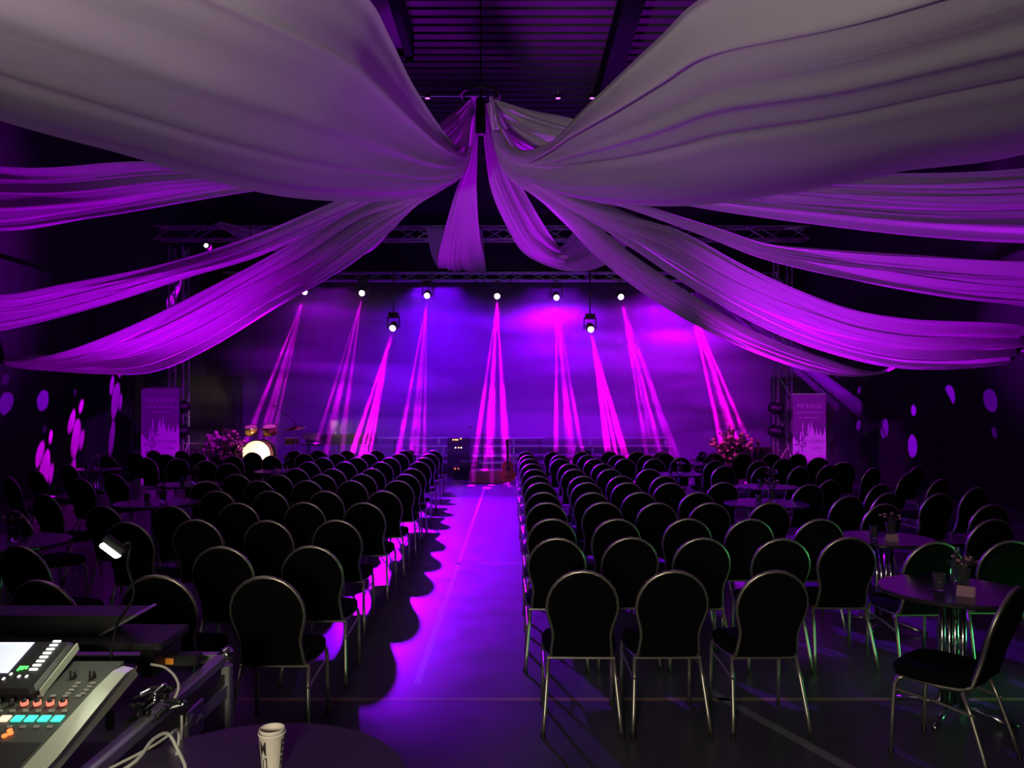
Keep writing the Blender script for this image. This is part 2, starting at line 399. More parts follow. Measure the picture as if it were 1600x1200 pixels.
# near big ones
drape('huge grey drape passing overhead towards the mixing desk side',
      [H(-.05), at(738, 205, 10.8), at(733, 240, 10.6), at(716, 283, 10.3), at(640, 312, 9.8), at(530, 316, 9.1), at(420, 305, 8.5), at(300, 275, 7.9), at(200, 245, 7.4), at(0, 190, 6.5), (-6.6, 5.0, 4.75), (-9.5, 3.2, 5.7)],
      [H(-.14), at(728, 200, 10.4), at(724, 236, 9.8), at(700, 214, 8.9), at(650, 140, 7.6), at(610, 60, 6.4), at(575, 0, 5.6), (-1.5, 4.0, 4.5), (-3.0, 2.0, 4.45), (-6.5, 0.2, 4.9), (-9.5, -1.0, 5.7)], nf=3, amp=.035, belly=.05, seed=4, ridge=((.80, .035, -3.2), (.93, .03, 2.6), (.55, .05, -2.0), (.30, .03, 1.2)), N=150, M=110)
drape('huge grey drape passing overhead above the single turned chair',
      [H(.12), at(773, 215, 10.7), at(790, 258, 10.4), at(830, 285, 10.0), at(900, 311, 9.4), at(1000, 323, 8.9), at(1100, 322, 8.5), at(1250, 300, 8.0), at(1400, 271, 7.5), at(1600, 243, 6.9), (6.6, 5.6, 4.6), (9.1, 4.2, 5.6)],
      [H(.18), at(786, 205, 10.3), at(815, 238, 9.5), at(860, 222, 8.8), at(900, 182, 8.0), at(960, 125, 7.0), at(1030, 60, 6.2), at(1095, 0, 5.6), (2.1, 4.2, 4.45), (3.8, 2.2, 4.4), (6.8, 0.6, 4.9), (9.1, -.8, 5.7)], nf=3, amp=.045, belly=.04, seed=9, ridge=((.84, .035, -4.2), (.92, .03, 3.4), (.60, .04, -1.8), (.42, .03, 1.4)), N=150, M=110)
# side drapes, mixing desk side
drape('wide violet drape, upper one reaching the wall above the mixing desk',
      [H(-.16, -.05), at(705, 178, 10.7), at(672, 200, 10.4), at(560, 232, 9.9), at(400, 255, 9.4), at(210, 253, 9.1), at(0, 260, 8.8), (-9.55, 8.3, 5.3)],
      [H(-.1, -.1), at(715, 215, 11), at(640, 262, 11.1), at(520, 280, 11.1), at(380, 298, 11.1), at(150, 340, 11.2), at(0, 362, 11.3), (-9.55, 11.2, 4.6)], nf=7, amp=.05, seed=2)
drape('narrow violet drape, middle one of the mixing desk side',
      [H(-.15, -.08), at(722, 215, 11.1), at(640, 265, 11.3), at(525, 316, 11.7), at(390, 372, 12.0), at(250, 415, 12.2), at(100, 445, 12.3), at(0, 462, 12.4), (-9.55, 12.5, 3.75)],
      [H(-.1, -.12), at(728, 235, 11.3), at(660, 285, 11.7), at(570, 322, 12.2), at(400, 400, 12.9), at(300, 430, 13.1), at(150, 480, 13.3), at(0, 517, 13.4), (-9.55, 13.45, 3.1)], nf=6, amp=.05, seed=3)
drape('bright violet drape sweeping lowest over the drum kit side',
      [H(-.12, -.1), at(700, 262, 11.3), at(640, 300, 11.7), at(545, 322, 12.2), at(440, 390, 12.8), at(330, 450, 13.2), at(220, 505, 13.6), at(110, 548, 13.9), at(40, 563, 14.1), (-9.5, 14.3, 2.7)],
      [H(-.08, -.12), at(712, 275, 11.6), at(655, 318, 12.1), at(600, 372, 12.8), at(550, 412, 13.4), at(500, 442, 13.9), at(430, 482, 14.5), at(330, 542, 15.1), at(240, 577, 15.3), at(150, 576, 15.0), at(60, 570, 14.7), (-9.5, 14.5, 2.62)], nf=7, amp=.07, seed=5)
drape('violet drape looping up to the truss corner above the drum kit',
      [H(-.06, -.05, .1), at(690, 262, 12.0), at(640, 315, 12.8), at(605, 368, 13.8), at(575, 395, 14.6), at(530, 403, 15.2), at(450, 398, 16.0), at(380, 375, 16.8), at(335, 350, 17.3)],
      [H(-.06, -.0, .15), at(680, 245, 12.3), at(610, 300, 13.2), at(560, 345, 14.2), at(510, 362, 15.0), at(450, 362, 16.0), at(395, 358, 16.8), at(345, 346, 17.3)], nf=5, amp=.05, seed=6)
# side drapes, far side
drape('wide dim drape, upper one on the side of the round light dots',
      [H(.16, -.03), at(830, 172, 10.8), at(895, 186, 10.5), at(1010, 225, 10.1), at(1150, 255, 9.7), at(1300, 268, 9.4), at(1600, 262, 9.0), (9.1, 8.6, 5.1)],
      [H(.12, -.1), at(790, 215, 11), at(860, 262, 11.1), at(960, 296, 11.1), at(1100, 325, 11.0), at(1300, 352, 10.9), at(1450, 368, 10.9), at(1600, 377, 10.9), (9.1, 10.9, 4.2)], nf=7, amp=.05, seed=12)
drape('grey-violet drape, middle one on the side of the round light dots',
      [H(.15, -.06), at(800, 215, 11.1), at(900, 282, 11.4), at(1010, 325, 11.8), at(1130, 360, 12.0), at(1200, 384, 12.1), at(1300, 395, 12.1), at(1450, 402, 12.1), at(1600, 406, 12.1), (9.1, 12.1, 4.2)],
      [H(.1, -.1), at(800, 240, 11.3), at(880, 300, 11.7), at(985, 326, 12.2), at(1100, 365, 12.7), at(1200, 402, 12.9), at(1350, 442, 13.0), at(1480, 466, 13.0), at(1600, 480, 13.0), (9.1, 13.0, 3.4)], nf=6, amp=.05, seed=13)
drape('broad bright drape above the rows on the guitar side',
      [H(.14, -.08), at(800, 245, 11.3), at(880, 300, 11.8), at(960, 330, 12.3), at(1060, 358, 12.8), at(1160, 412, 13.2), at(1240, 450, 13.4), at(1330, 484, 13.5), at(1420, 500, 13.5), at(1600, 512, 13.4), (9.1, 13.4, 3.1)],
      [H(.1, -.12), at(795, 260, 11.5), at(850, 300, 12.0), at(910, 335, 12.6), at(990, 390, 13.3), at(1080, 450, 13.9), at(1200, 515, 14.4), at(1300, 552, 14.6), at(1400, 574, 14.5), at(1500, 576, 14.2), at(1600, 566, 13.9), (9.1, 13.7, 2.6)], nf=9, amp=.07, seed=14)
drape('bright drape sweeping lowest over the flowers beside the truss tower',
      [H(.12, -.1), at(795, 262, 11.6), at(850, 300, 12.1), at(915, 342, 12.8), at(990, 402, 13.6), at(1080, 462, 14.2), at(1180, 520, 14.8), at(1290, 562, 15.3), (7.55, 15.9, 2.52), (8.6, 16.6, 2.9)],
      [H(.08, -.12), at(790, 268, 11.9), at(835, 300, 12.5), at(880, 345, 13.2), at(930, 398, 13.9), at(1000, 452, 14.6), at(1080, 502, 15.2), at(1180, 552, 15.8), at(1280, 582, 16.1), at(1370, 584, 16.3), (8.6, 16.9, 2.75)], nf=6, amp=.06, seed=15)
# swags tied to the front truss
drape('short violet drape hanging in the middle and tied back to the truss',
      [H(-.1, -.05, .1), at(735, 240, 12), at(712, 300, 13), at(692, 370, 14.3), at(684, 405, 15.1), at(686, 420, 15.8), at(675, 400, 16.6), at(666, 358, 17.35)],
      [H(-.02, -.05, .1), at(746, 240, 12), at(745, 300, 13), at(750, 370, 14.3), at(757, 405, 15.1), at(760, 427, 15.8), at(757, 400, 16.6), at(754, 358, 17.35)], nf=7, amp=.022, seed=7, N=80, M=50)
drape('violet drape in a deep curve from the hub to the truss',
      [H(.0, -.05, .1), at(758, 240, 12), at(768, 300, 12.9), at(790, 352, 13.8), at(820, 398, 14.7), at(870, 420, 15.5), at(915, 424, 16.1), at(955, 408, 16.8), at(990, 372, 17.35)],
      [H(.1, -.05, .1), at(788, 240, 12), at(812, 285, 12.8), at(840, 335, 13.7), at(862, 370, 14.6), at(874, 385, 15.4), at(884, 378, 16.1), at(892, 366, 16.8), at(900, 357, 17.35)], nf=6, amp=.05, seed=8, N=90, M=50)
# hub
t = thing('ceiling_hub', 'dark rod and ring where all the drapes are gathered', 'hanging ring', (HUB.x, HUB.y, HUB.z - .6))
MB().tube([(0, 0, .55), (0, 0, 2.13)], .012).build('cable', M_blackmetal, t)
MB().tube([(.28 * math.cos(a), .28 * math.sin(a), .62) for a in [R(15 * k) for k in range(24)]], .025, closed=True).build('ring', M_blackmetal, t, True)
bb = MB()
for k in range(4): bb.tube([(.28 * math.cos(R(90 * k)), .28 * math.sin(R(90 * k)), .63), (0, 0, .95)], .008, 6)
bb.build('sling', M_blackmetal, t)
MB().lathe([(.0, .05), (.07, .06), (.075, .1), (.075, .52), (.05, .56), (.012, .6)], 16).build('weight', M_blackmetal, t, True)

# ------------------------------------------------------------------ trusses
def truss_bm(p0, p1, wd, bay=.5):
    p0, p1 = V(p0), V(p1); d = p1 - p0; L = d.length; d /= L
    up = V((0, 0, 1)) if abs(d.z) < .9 else V((0, 1, 0)); sd = d.cross(up).normalized(); up = sd.cross(d)
    b = MB(); h = wd / 2; cs = [sd * a * h + up * c_ * h for a, c_ in ((-1, -1), (1, -1), (1, 1), (-1, 1))]
    for q in cs: b.tube([p0 + q, p1 + q], .025, 6)
    web = MB(); n = max(1, int(L / bay))
    for i in range(n):
        s0 = L * i / n; s1 = L * (i + 1) / n
        for k in range(4):
            q0, q1 = cs[k], cs[(k + 1) % 4]
            if i % 2: q0, q1 = q1, q0
            web.tube([p0 + d * s0 + q0, p0 + d * s1 + q1], .011, 5)
    return b, web
def truss(label, p0, p1, wd):
    p0, p1 = V(p0), V(p1); t = thing('truss', label, 'truss', p0); b, web = truss_bm(V((0, 0, 0)), p1 - p0, wd)
    b.build('chords', M_alu, t); web.build('braces', M_alu, t); return t
truss('aluminium truss tower beside the banner near the drum kit', (-7.85, 18.1, .03), (-7.85, 18.1, 5.6), .32)
truss('aluminium truss tower beside the banner near the flowers', (6.38, 18.1, .03), (6.38, 18.1, 5.6), .32)
truss('long front truss carrying the tied drapes', (-8.2, 17.7, 5.82), (6.8, 17.7, 5.82), .29)
truss('long rear truss carrying the row of moving heads', (-8.2, 21.9, 5.55), (7.6, 21.9, 5.55), .22)
for x, y, zt in ((-7.9, 17.7, 5.97), (6.5, 17.7, 5.97), (-4, 21.9, 5.66), (4, 21.9, 5.66)):
    o = MB().tube([(x, y, zt), (x, y, 7.99)], .012, 6).build('hoist_chain', M_blackmetal)
    tag(o, 'thin chain holding the %s truss up to the roof, %s' % ('front' if y < 20 else 'rear', 'drum kit end' if x < 0 else 'flower end'), 'chain', 'hoist chains of the trusses')

# moving heads
ordn = ['first', 'second', 'third', 'fourth', 'fifth', 'sixth', 'seventh', 'eighth', 'ninth', 'tenth', 'eleventh', 'twelfth']
def moving_head(loc, aimdir, label, hang):
    t = thing('moving_head', label, 'stage light', loc, 0, 'moving head stage lights')
    b = MB().box(-.13, .13, -.13, .13, .26, .36, bev=.015); b.build('base', M_blackplastic, t)
    yk = y = MB().box(-.17, -.14, -.04, .04, -.05, .24, bev=.008); y.box(.14, .17, -.04, .04, -.05, .24, bev=.008); y.box(-.17, .17, -.05, .05, .22, .26, bev=.008); yo = y.build('yoke', M_blackplastic, t)
    q = (V((0, -1, -.25)).normalized() + aimdir * .25).normalized().to_track_quat('Z', 'Y').to_matrix().to_4x4()
    h = MB().lathe([(.0, -.16), (.08, -.155), (.11, -.11), (.12, 0), (.105, .1), (.095, .14), (.08, .145)], 18, q).build('head', M_blackplastic, t, True)
    MB().lathe([(.0, .152), (.05, .150), (.078, .146)], 18, q).build('lens', M_lens, h, True)
    k = MB().tube([(0, 0, .36), (0, 0, hang)], .02, 6).build('clamp', M_blackmetal, t)
    return t
for i, (u, v, Y, tu, tY, pf, colr) in enumerate(HEADS):
    p = at(u, v, Y); d = (V(((tu - 800) * tY / F, tY, 0)) - p).normalized()
    if i < 7: lb = 'moving head hung from the rear truss, %s from the drum kit end' % ordn[i]
    else: lb = 'moving head on a long drop pole, the one nearer the %s' % ('drum kit' if i == 7 else 'flowers')
    mh = moving_head(p, d, lb, 5.45 - p.z)
    if i >= 7:
        MB().tube([(0, 0, 5.445 - p.z), (0, 21.80 - Y, 5.445 - p.z)], .025, 6).build('outrigger', M_blackmetal, mh)
# small paired blinders and par cans
for k, u in enumerate((744, 756, 798, 810)):
    p = at(u, 447, 21.79); t = thing('par_can', 'small unlit twin lamp under the rear truss, %s of four' % ordn[k], 'stage light', p, 0, 'small lamps under the rear truss')
    MB().lathe([(.03, 0), (.05, .02), (.075, .1), (.08, .16), (.07, .165)], 14, Matrix.Rotation(R(90), 4, 'X')).build('can', M_blackmetal, t, True)
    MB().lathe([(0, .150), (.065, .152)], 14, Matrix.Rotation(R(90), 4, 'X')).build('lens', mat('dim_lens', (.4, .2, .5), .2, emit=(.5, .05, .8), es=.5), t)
    MB().tube([(0, 0, .03), (0, 0, 5.45 - p.z)], .015, 6).build('bracket', M_blackmetal, t)
# lamps on the towers
def tower_lamp(p, s, label):
    t = thing('tower_lamp', label, 'stage light', p)
    Mx = Matrix.Rotation(R(-100 * s), 4, 'Y') @ Matrix.Rotation(R(20), 4, 'X')
    MB().lathe([(.02, -.2), (.09, -.18), (.13, -.08), (.14, .1), (.13, .16), (.12, .165)], 16, Mx).build('housing', M_blackmetal, t, True)
    MB().lathe([(0, .150), (.115, .152)], 16, Mx).build('lens', mat('lamp_glass', (.25, .2, .3), .1), t)
    MB().box(-.02, .02, .10, .2, -.15, .18, bev=.005).build('bracket', M_blackmetal, t)
for (u, v, s, lb) in ((284, 636, 1, 'upper black lamp on the tower near the drum kit'), (284, 674, 1, 'lower black lamp on the tower near the drum kit'), (1213, 638, -1, 'upper black lamp on the tower near the flowers'), (1213, 674, -1, 'lower black lamp on the tower near the flowers')):
    tower_lamp(at(u, v, 17.75), s, lb)
for i, (u, v, Y, lb) in enumerate(((323, 384, 16.5, 'larger white spark of light, a small lamp under the roof'), (391, 392, 16.5, 'smaller white spark of light, a small lamp under the roof'))):
    p = at(u, v, Y); t = thing('pin_lamp', lb, 'lamp', p)
    MB().lathe([(.02, -.12), (.07, -.1), (.075, .02), (.06, .03)], 14, Matrix.Rotation(R(90), 4, 'X')).build('housing', M_blackmetal, t, True)
    MB().lathe([(0, .034), (.045 if i == 0 else .022, .032)], 12, Matrix.Rotation(R(90), 4, 'X')).build('lens', mat('white_led', (1, 1, 1), .3, emit=(.75, 1, .95), es=6), t)
    MB().tube([(0, 0, .05), (0, 0, 7.97 - p.z)], .01, 6).build('pendant_rod', M_blackmetal, t)
# ceiling battens with small lamps
o = MB().box(-1.9, -.5, 14.9, 14.96, 7.86, 7.92).build('ceiling_rail', M_alu); tag(o, 'thin pale rail under the roof behind the hub', 'rail')
for i, (u, v) in enumerate(((668, 148), (778, 143), (872, 145), (925, 145))):
    p = at(u, v, 14.9); p.z = 7.84; t = thing('ceiling_lamp', 'tiny violet-lit roof lamp, %s from the mixing desk side' % ordn[i], 'lamp', p, 0, 'tiny roof lamps')
    MB().box(-.05, .05, -.04, .04, -.02, .05, bev=.01).build('housing', M_beam, t)
    MB().box(-.04, .04, -.03, .03, -.03, -.021).build('diffuser', mat('dim_diffuser', (.8, .6, .9), .4, emit=(.7, .15, 1), es=1.6), t)
    MB().tube([(0, 0, .05), (0, 0, .16)], .01, 6).build('stem', M_alu, t)
# roof light box
t = thing('roof_hatch', 'dark recessed roof hatch with a pale rim, above the huge drape', 'hatch', (-2.3, 11.2, 7.55))
MB().box(-.8, .55, -2.6, 1.35, .1, .43).build('well', M_blackmetal, t)
MB().box(.55, .68, -2.6, 1.5, 0, .43).box(-.8, .68, 1.35, 1.5, 0, .43).build('rim', M_beam, t)
# ------------------------------------------------------------------ chairs
def smooth_path(P, n): return crom(P, n)
def make_chair(name='banquet_chair', caps=False):
    # origin between the rear feet, facing +Y
    t = thing(name, 'x', 'chair')
    # side profile of the tube : (y, z)
    def side(x_of, sx):
        pts = []
        prof = [(-.045, .90), (-.02, .80), (.03, .66), (.075, .54), (.105, .455), (.15, .42), (.25, .425), (.40, .435)]
        return prof
    # back loop outline half width as function of z
    def hw(z):
        if z >= .72: 
            k = min(1, (z - .72) / .2); return .192 * math.sqrt(max(0, 1 - k * k))
        if z >= .54: k = (.72 - z) / .18; return .192 - .036 * (.5 - .5 * math.cos(math.pi * k))
        return .156 + .012 * (.54 - z) / .12
    def yb(z):  # backrest plane, leaning
        return -.05 + (.908 - z) * .30 if z > .42 else .12
    loop = []
    for i in range(9):
        z = .43 + (.72 - .43) * i / 8; loop.append((-hw(z), yb(z), z))
    for i in range(1, 12):
        a = math.pi * i / 12; loop.append((-.192 * math.cos(a), yb(.72 + .2 * math.sin(a)), .72 + .2 * math.sin(a)))
    for i in range(8, -1, -1):
        z = .43 + (.72 - .43) * i / 8; loop.append((hw(z), yb(z), z))
    L0 = loop[0]; L1 = loop[-1]
    rail = lambda s: [(s * .168, yb(.43), .43), (s * .172, .15, .408), (s * .185, .24, .405), (s * .20, .40, .412)]
    full = list(reversed(rail(-1)))[:-1] + loop + rail(1)[1:]
    MB().tube(full, .0115, 8).build('frame_tube', M_tube, t, True)
    for s in (-1, 1):
        leg = [(s * .20, .40, .412), (s * .203, .43, .400), (s * .205, .447, .36), (s * .207, .455, .2), (s * .209, .462, .012)]
        o = MB().tube(leg, .0115, 8).build('leg', M_tube, t, True)
        if caps: MB().lathe([(.0135, 0), (.0145, .004), (.0135, .03), (.0118, .031)], 10, Matrix.Translation((s * .209, .462, 0))).build('foot_cap', M_blackplastic, o)
        leg = [(s * .182, .13, .398), (s * .19, .09, .30), (s * .205, .03, .12), (s * .215, 0, .012)]
        o = MB().tube(leg, .0115, 8).build('leg', M_tube, t, True)
        if caps: MB().lathe([(.0135, 0), (.0145, .004), (.0135, .03), (.0118, .031)], 10, Matrix.Translation((s * .215, 0, 0))).build('foot_cap', M_blackplastic, o)
    b = MB().tube([(-.19, .125, .40), (.19, .125, .40)], .009, 6)
    for s in (-1, 1): b.tube([(s * .197, .072, .30), (s * .205, .25, .33), (s * .206, .451, .34)], .007, 6)
    b.build('stretcher', M_tube, t)
    # backrest pad
    bm = MB(); ol = []
    for p in loop: ol.append(p)
    n = len(ol); cx = [(0, 0)]
    k = .975
    for dy, sc in ((-.016, k), (-.020, .90), (.022, .86), (.016, k)):
        for (x, y, z) in ol: bm.v.append(V((x * sc, y + dy, .66 + (z - .66) * sc)))
    for q in range(3):
        for i in range(n):
            j = (i + 1) % n; bm.f.append((q * n + i, q * n + j, (q + 1) * n + j, (q + 1) * n + i))
    bm.f.append(tuple(n + i for i in reversed(range(n)))); bm.f = [f for f in bm.f]
    bm.f.append(tuple(2 * n + i for i in range(n)))
    # close the outer ring between first and last
    for i in range(n):
        j = (i + 1) % n; bm.f.append((3 * n + i, 3 * n + j, j, i))
    bm.f = [f for f in bm.f if len(f) > 4 or True]
    bm.build('backrest', M_fabric, t)
    # seat pad, rounded front
    bm = MB(); o2 = []
    for (x, y) in [(-.175, .10), (-.205, .22), (-.215, .36), (-.20, .44), (-.15, .475), (0, .487), (.15, .475), (.20, .44), (.215, .36), (.205, .22), (.175, .10), (0, .085)]: o2.append((x, y))
    n = len(o2)
    for z, sc in ((.412, .96), (.42, 1), (.455, 1.0), (.472, .94), (.478, .8)):
        for (x, y) in o2: bm.v.append(V((x * sc, .29 + (y - .29) * sc, z)))
    for q in range(4):
        for i in range(n): j = (i + 1) % n; bm.f.append((q * n + j, q * n + i, (q + 1) * n + i, (q + 1) * n + j))
    bm.f.append(tuple(i for i in range(n))); bm.f.append(tuple(4 * n + i for i in reversed(range(n))))
    bm.build('seat', M_fabric, t)
    return t
chair0 = make_chair(); chair1 = make_chair(caps=True)
KIDS = {}
for x in S.objects:
    if x.parent: KIDS.setdefault(x.parent.name, []).append(x)
used = set()
PLACED = []
def place_chair(x, y, rz, label, group):
    src = chair1 if math.hypot(x, y) < 5.6 else chair0      # the close chairs show their rubber feet
    if src.name not in used: t = src; used.add(src.name)
    else: t = copy_tree(src, None, KIDS)
    t.location = (x, y, 0); t.rotation_euler = (0, 0, rz); t['label'] = label; t['group'] = group
    PLACED.append((x, y, rz)); return t
rr = random.Random(11)
# drum-kit side block
XL = [(4.05, -1.29), (4.93, -1.28), (6.07, -1.38), (7.18, -1.376), (8.19, -1.365), (9.35, -1.385), (10.25, -1.41), (11.2, -1.45), (12.6, -1.52), (13.7, -1.56), (14.9, -1.6), (16, -1.63)]
NL = [2, 2, 3, 3, 4, 4, 5, 4, 4, 4, 5, 5]
DX = [.58, .57, .546, .585, .594, .565, .568, .57, .6, .6, .6, .605]
for r_, ((y, x), n, dx) in enumerate(zip(XL, NL, DX)):
    for k in range(n):
        place_chair(x - dx * k + (rr.uniform(-.02, .02) if k else 0), y + (rr.uniform(-.03, .03) if k else 0), R(rr.uniform(-2, 2)),
                    'black chair, drum kit side, %s row from the mixing desk, %s from the aisle' % (ordn[r_], ordn[k]), 'chair rows on the drum kit side')
YR_ = [4.19, 5.23, 6.14, 7.18, 8.06, 9.1, 10.0, 11.1, 12.2, 13.4, 14.5, 15.6]
XR = [[.384, .873, 1.42], [.305, .806, 1.29, 1.82, 2.29], [.317, .83, 1.40, 1.89, 2.44], [.323, .85, 1.35, 1.84, 2.40], [.33, .84, 1.34, 1.94], [.34, .887, 1.365, 1.86, 2.5],
      [.33, .917, 1.42, 1.98], [.33, .90, 1.42, 1.98], [.32, .915, 1.45], [.31, .85, 1.44, 1.97, 2.48], [.31, .906, 1.43, 2.0, 2.55], [.29, .845, 1.42, 1.98, 2.54, 3.05]]
for r_, (y, xs) in enumerate(zip(YR_, XR)):
    for k, x in enumerate(xs):
        place_chair(x, y + (rr.uniform(-.03, .03) if k and r_ else 0), R(rr.uniform(-2, 2)),
                    'black chair, guitar side, %s row from the camera, %s from the aisle' % (ordn[r_], ordn[k]), 'chair rows on the guitar side')
# round tables : x, y, r, label place
TABLES = [(-3.99, 8.65, .46, 'second from the mixing desk'), (-4.0, 6.1, .45, 'nearest the mixing desk'), (-4.5, 10.75, .45, 'third from the mixing desk'), (-3.9, 13.0, .45, 'closest to the drum kit'), (-7.3, 13.4, .45, 'nearest the banner'),
          (2.58, 4.50, .40, 'nearest the single turned chair'), (3.04, 6.28, .38, 'second behind the single turned chair'), (2.85, 8.6, .46, 'third behind the single turned chair'), (3.45, 10.4, .42, 'fourth behind the single turned chair'), (2.65, 12.4, .42, 'beside the outer front seats'), (3.75, 14.6, .42, 'closest to the flowers'), (5.6, 7.4, .45, 'by the side curtain'),
          (-.74, 2.14, .45, 'standing right in front of the camera')]
def make_table(x, y, r, place):
    t = thing('round_table', 'dark round table with tube column, ' + place, 'table', (x, y, 0), 0, 'dark round tables')
    MB().lathe([(r - .01, .715), (r, .722), (r, .736), (r - .006, .742), (0, .742)], 48).build('tabletop', M_tabletop, t)
    for k in range(4):
        a = R(45 + 90 * k); MB().tube([(.055 * math.cos(a), .055 * math.sin(a), .06), (.055 * math.cos(a), .055 * math.sin(a), .715)], .019, 12).build('column_tube', M_chrome, t, True)
    b = MB()
    for k in range(4):
        a = R(45 + 90 * k); b.tube([(.04 * math.cos(a), .04 * math.sin(a), .07), (.2 * math.cos(a), .2 * math.sin(a), .05), (.33 * math.cos(a), .33 * math.sin(a), .02)], .018, 8)
    b.build('foot_cross', M_chrome, t, True)
    b = MB().lathe([(.085, .69), (.1, .70), (.1, .7145)], 20); b.build('collar', M_chrome, t)
    return t
for T_ in TABLES: make_table(*T_)
# free chairs around the tables : u of the top, v of the top, facing
FREE = [ # mixing desk / drum kit side
    (170, 712, -12), (212, 707, -6), (242, 704, -8), (261, 710, 5), (286, 704, -10), (310, 707, 0), (277, 717, 30), (232, 715, -15), (322, 720, 15), (357, 724, 10),
    (110, 726, -20), (60, 735, -25), (365, 712, 0), (345, 733, 160), (20, 745, -30), (128, 748, -12), (190, 741, -18), (322, 752, 15),
    (165, 790, -12), (270, 790, -6), (230, 762, -20), (295, 819, -4), (162, 820, -10), (75, 772, -20), (15, 800, -30), (40, 852, -15), (72, 905, -10), (395, 707, 4), (425, 712, -4), (455, 706, 0), (405, 736, 10), (130, 800, -160),
    # side with the round light dots
    (1121, 709, -8), (1160, 708, 4), (1184, 720, 12), (1205, 709, -4), (1222, 717, 14), (1241, 710, 2), (1278, 715, -6), (1292, 727, 18), (1317, 722, -10), (1190, 729, 20), (1246, 729, 24), (1285, 747, 22), (1262, 757, 8), (1307, 770, 12),
    (1412, 740, 38), (1463, 771, 12), (1545, 788, 8), (1377, 787, 10), (1382, 770, 22), (1547, 811, 6), (1457, 846, 2), (1574, 844, 0), (1520, 762, 20), (1465, 749, 24), (1597, 797, 16), (1352, 731, 26), (1430, 728, 30), (1370, 757, 26), (1063, 715, 2), (1115, 720, 14), (1130, 728, 10), (1088, 708, -170),
]
def near_name(x, y):
    T_ = min(TABLES[:12], key=lambda q: (q[0] - x) ** 2 + (q[1] - y) ** 2); dx, dy = x - T_[0], y - T_[1]
    s = T_[3]; fb = 'stage side' if dy > .35 else ('camera side' if dy < -.35 else '')
    ai = -1 if T_[0] > 0 else 1
    lr = 'aisle side' if dx * ai > .3 else ('wall side' if dx * ai < -.3 else '')
    q = ' and '.join(z for z in (fb, lr) if z) or 'edge'
    return q, s, math.hypot(dx, dy)
SEEN = {}
for (u, v, rz) in FREE:
    Y = 1056.0 / (v - HV); x = (u - 800) * Y / F
    q, s, d_ = near_name(x, Y)
    # keep clear of chairs already standing and of the tables
    ok = False
    for it in range(60):
        hit = None
        for (px, py, _) in PLACED:
            dx, dy = x - px, Y - py
            if abs(dx) < .46 and abs(dy) < .54: hit = (px, py); break
        if hit is None:
            for T_ in TABLES[:12]:
                dx, dy = x - math.sin(R(rz)) * .24 - T_[0], Y + .24 * math.cos(R(rz)) - T_[1]
                if math.hypot(dx, dy) < T_[2] + .26: hit = (T_[0], T_[1]); break
        if hit is None and -9.2 < x < 8.6 and Y < 16.6: ok = True; break
        if hit is None: break
        Y += rr.choice((-.06, .06, .1, -.1)); x += rr.uniform(-.06, .06) * (1 + it / 20)
    if not ok or math.hypot(x - (u - 800) * 1056 / (v - HV) / F, Y - 1056 / (v - HV)) > .7: print('DROPPED', u, v); continue
    key = (q, s); SEEN.setdefault(key, []).append((u, v, x, Y, rz)); PLACED.append((x, Y, rz))
for (q, s), L_ in SEEN.items():
    L_.sort(key=lambda e: math.hypot(e[2], e[3]))
    for i, (u, v, x, Y, rz) in enumerate(L_):
        pre = 'black chair' if len(L_) == 1 else ('closest black chair' if i == 0 else ('outermost black chair' if i == len(L_) - 1 else ordn[i] + ' black chair'))
        place_chair(x, Y, R(rz), '%s, %s of table %s' % (pre, q.replace(' and ', ', '), s), 'loose chairs around the round tables')
# the turned chair close by
f = V((-.65, .76)).normalized()
place_chair(2.44, 3.80, math.atan2(-f.x, f.y), 'single turned black chair facing a table, seat cushion fully in view', 'loose chairs around the round tables')

# ------------------------------------------------------------------ table centrepieces
def bouquet(loc, h, r, n, label, group, seed, vase=True, petal=M_petal):
    r0 = random.Random(seed); t = thing('flower_vase' if vase else 'flowering_plant', label, 'flowers', loc, 0, group)
    vz = .12 if vase else .22
    if vase: MB().lathe([(.03, 0), (.038, .01), (.034, .05), (.042, .10), (.045, .12), (.040, .118), (.034, .06), (0, .02)], 16).build('vase', M_glass, t, True)
    else: MB().lathe([(.09, 0), (.12, .01), (.15, .20), (.16, .22), (.14, .218), (.13, .16), (0, .15)], 18).build('pot', M_blackplastic, t, True)
    st = MB(); lf = MB(); pt = MB()
    for i in range(n):
        a = r0.uniform(0, 6.283); rr_ = r * math.sqrt(r0.random()); tip = V((rr_ * math.cos(a), rr_ * math.sin(a), vz + (h - vz) * r0.uniform(.45, 1) * (1 - .3 * rr_ / r)))
        mid = V((tip.x * .35, tip.y * .35, vz + (tip.z - vz) * .55)); st.tube([(0, 0, vz * .5), mid, tip], .0025 if vase else .005, 4)
        for k in range(2):
            q = mid.lerp(tip, r0.random()); d = V((r0.uniform(-1, 1), r0.uniform(-1, 1), r0.uniform(-.2, 1))).normalized(); e = d.orthogonal().normalized(); L_ = r * r0.uniform(.2, .4); n0 = len(lf.v)
            lf.v += [q, q + d * L_ * .5 + e * L_ * .22, q + d * L_, q + d * L_ * .5 - e * L_ * .22]; lf.f.append((n0, n0 + 1, n0 + 2, n0 + 3))
        if r0.random() < .6: pt.ball(tip, r * r0.uniform(.06, .13), 6, 4, (1, 1, .7))
    st.build('stems', M_leaf, t); lf.build('foliage', M_leaf, t); pt.build('blossoms', petal, t)
    return t
def tumbler(loc, label):
    o = MB().lathe([(.022, 0), (.028, .004), (.034, .10), (.032, .10), (.026, .01), (0, .009)], 16).build('drinking_glass', M_glass, smooth=True); o.location = loc
    return tag(o, label, 'glass', 'glasses on the round tables')
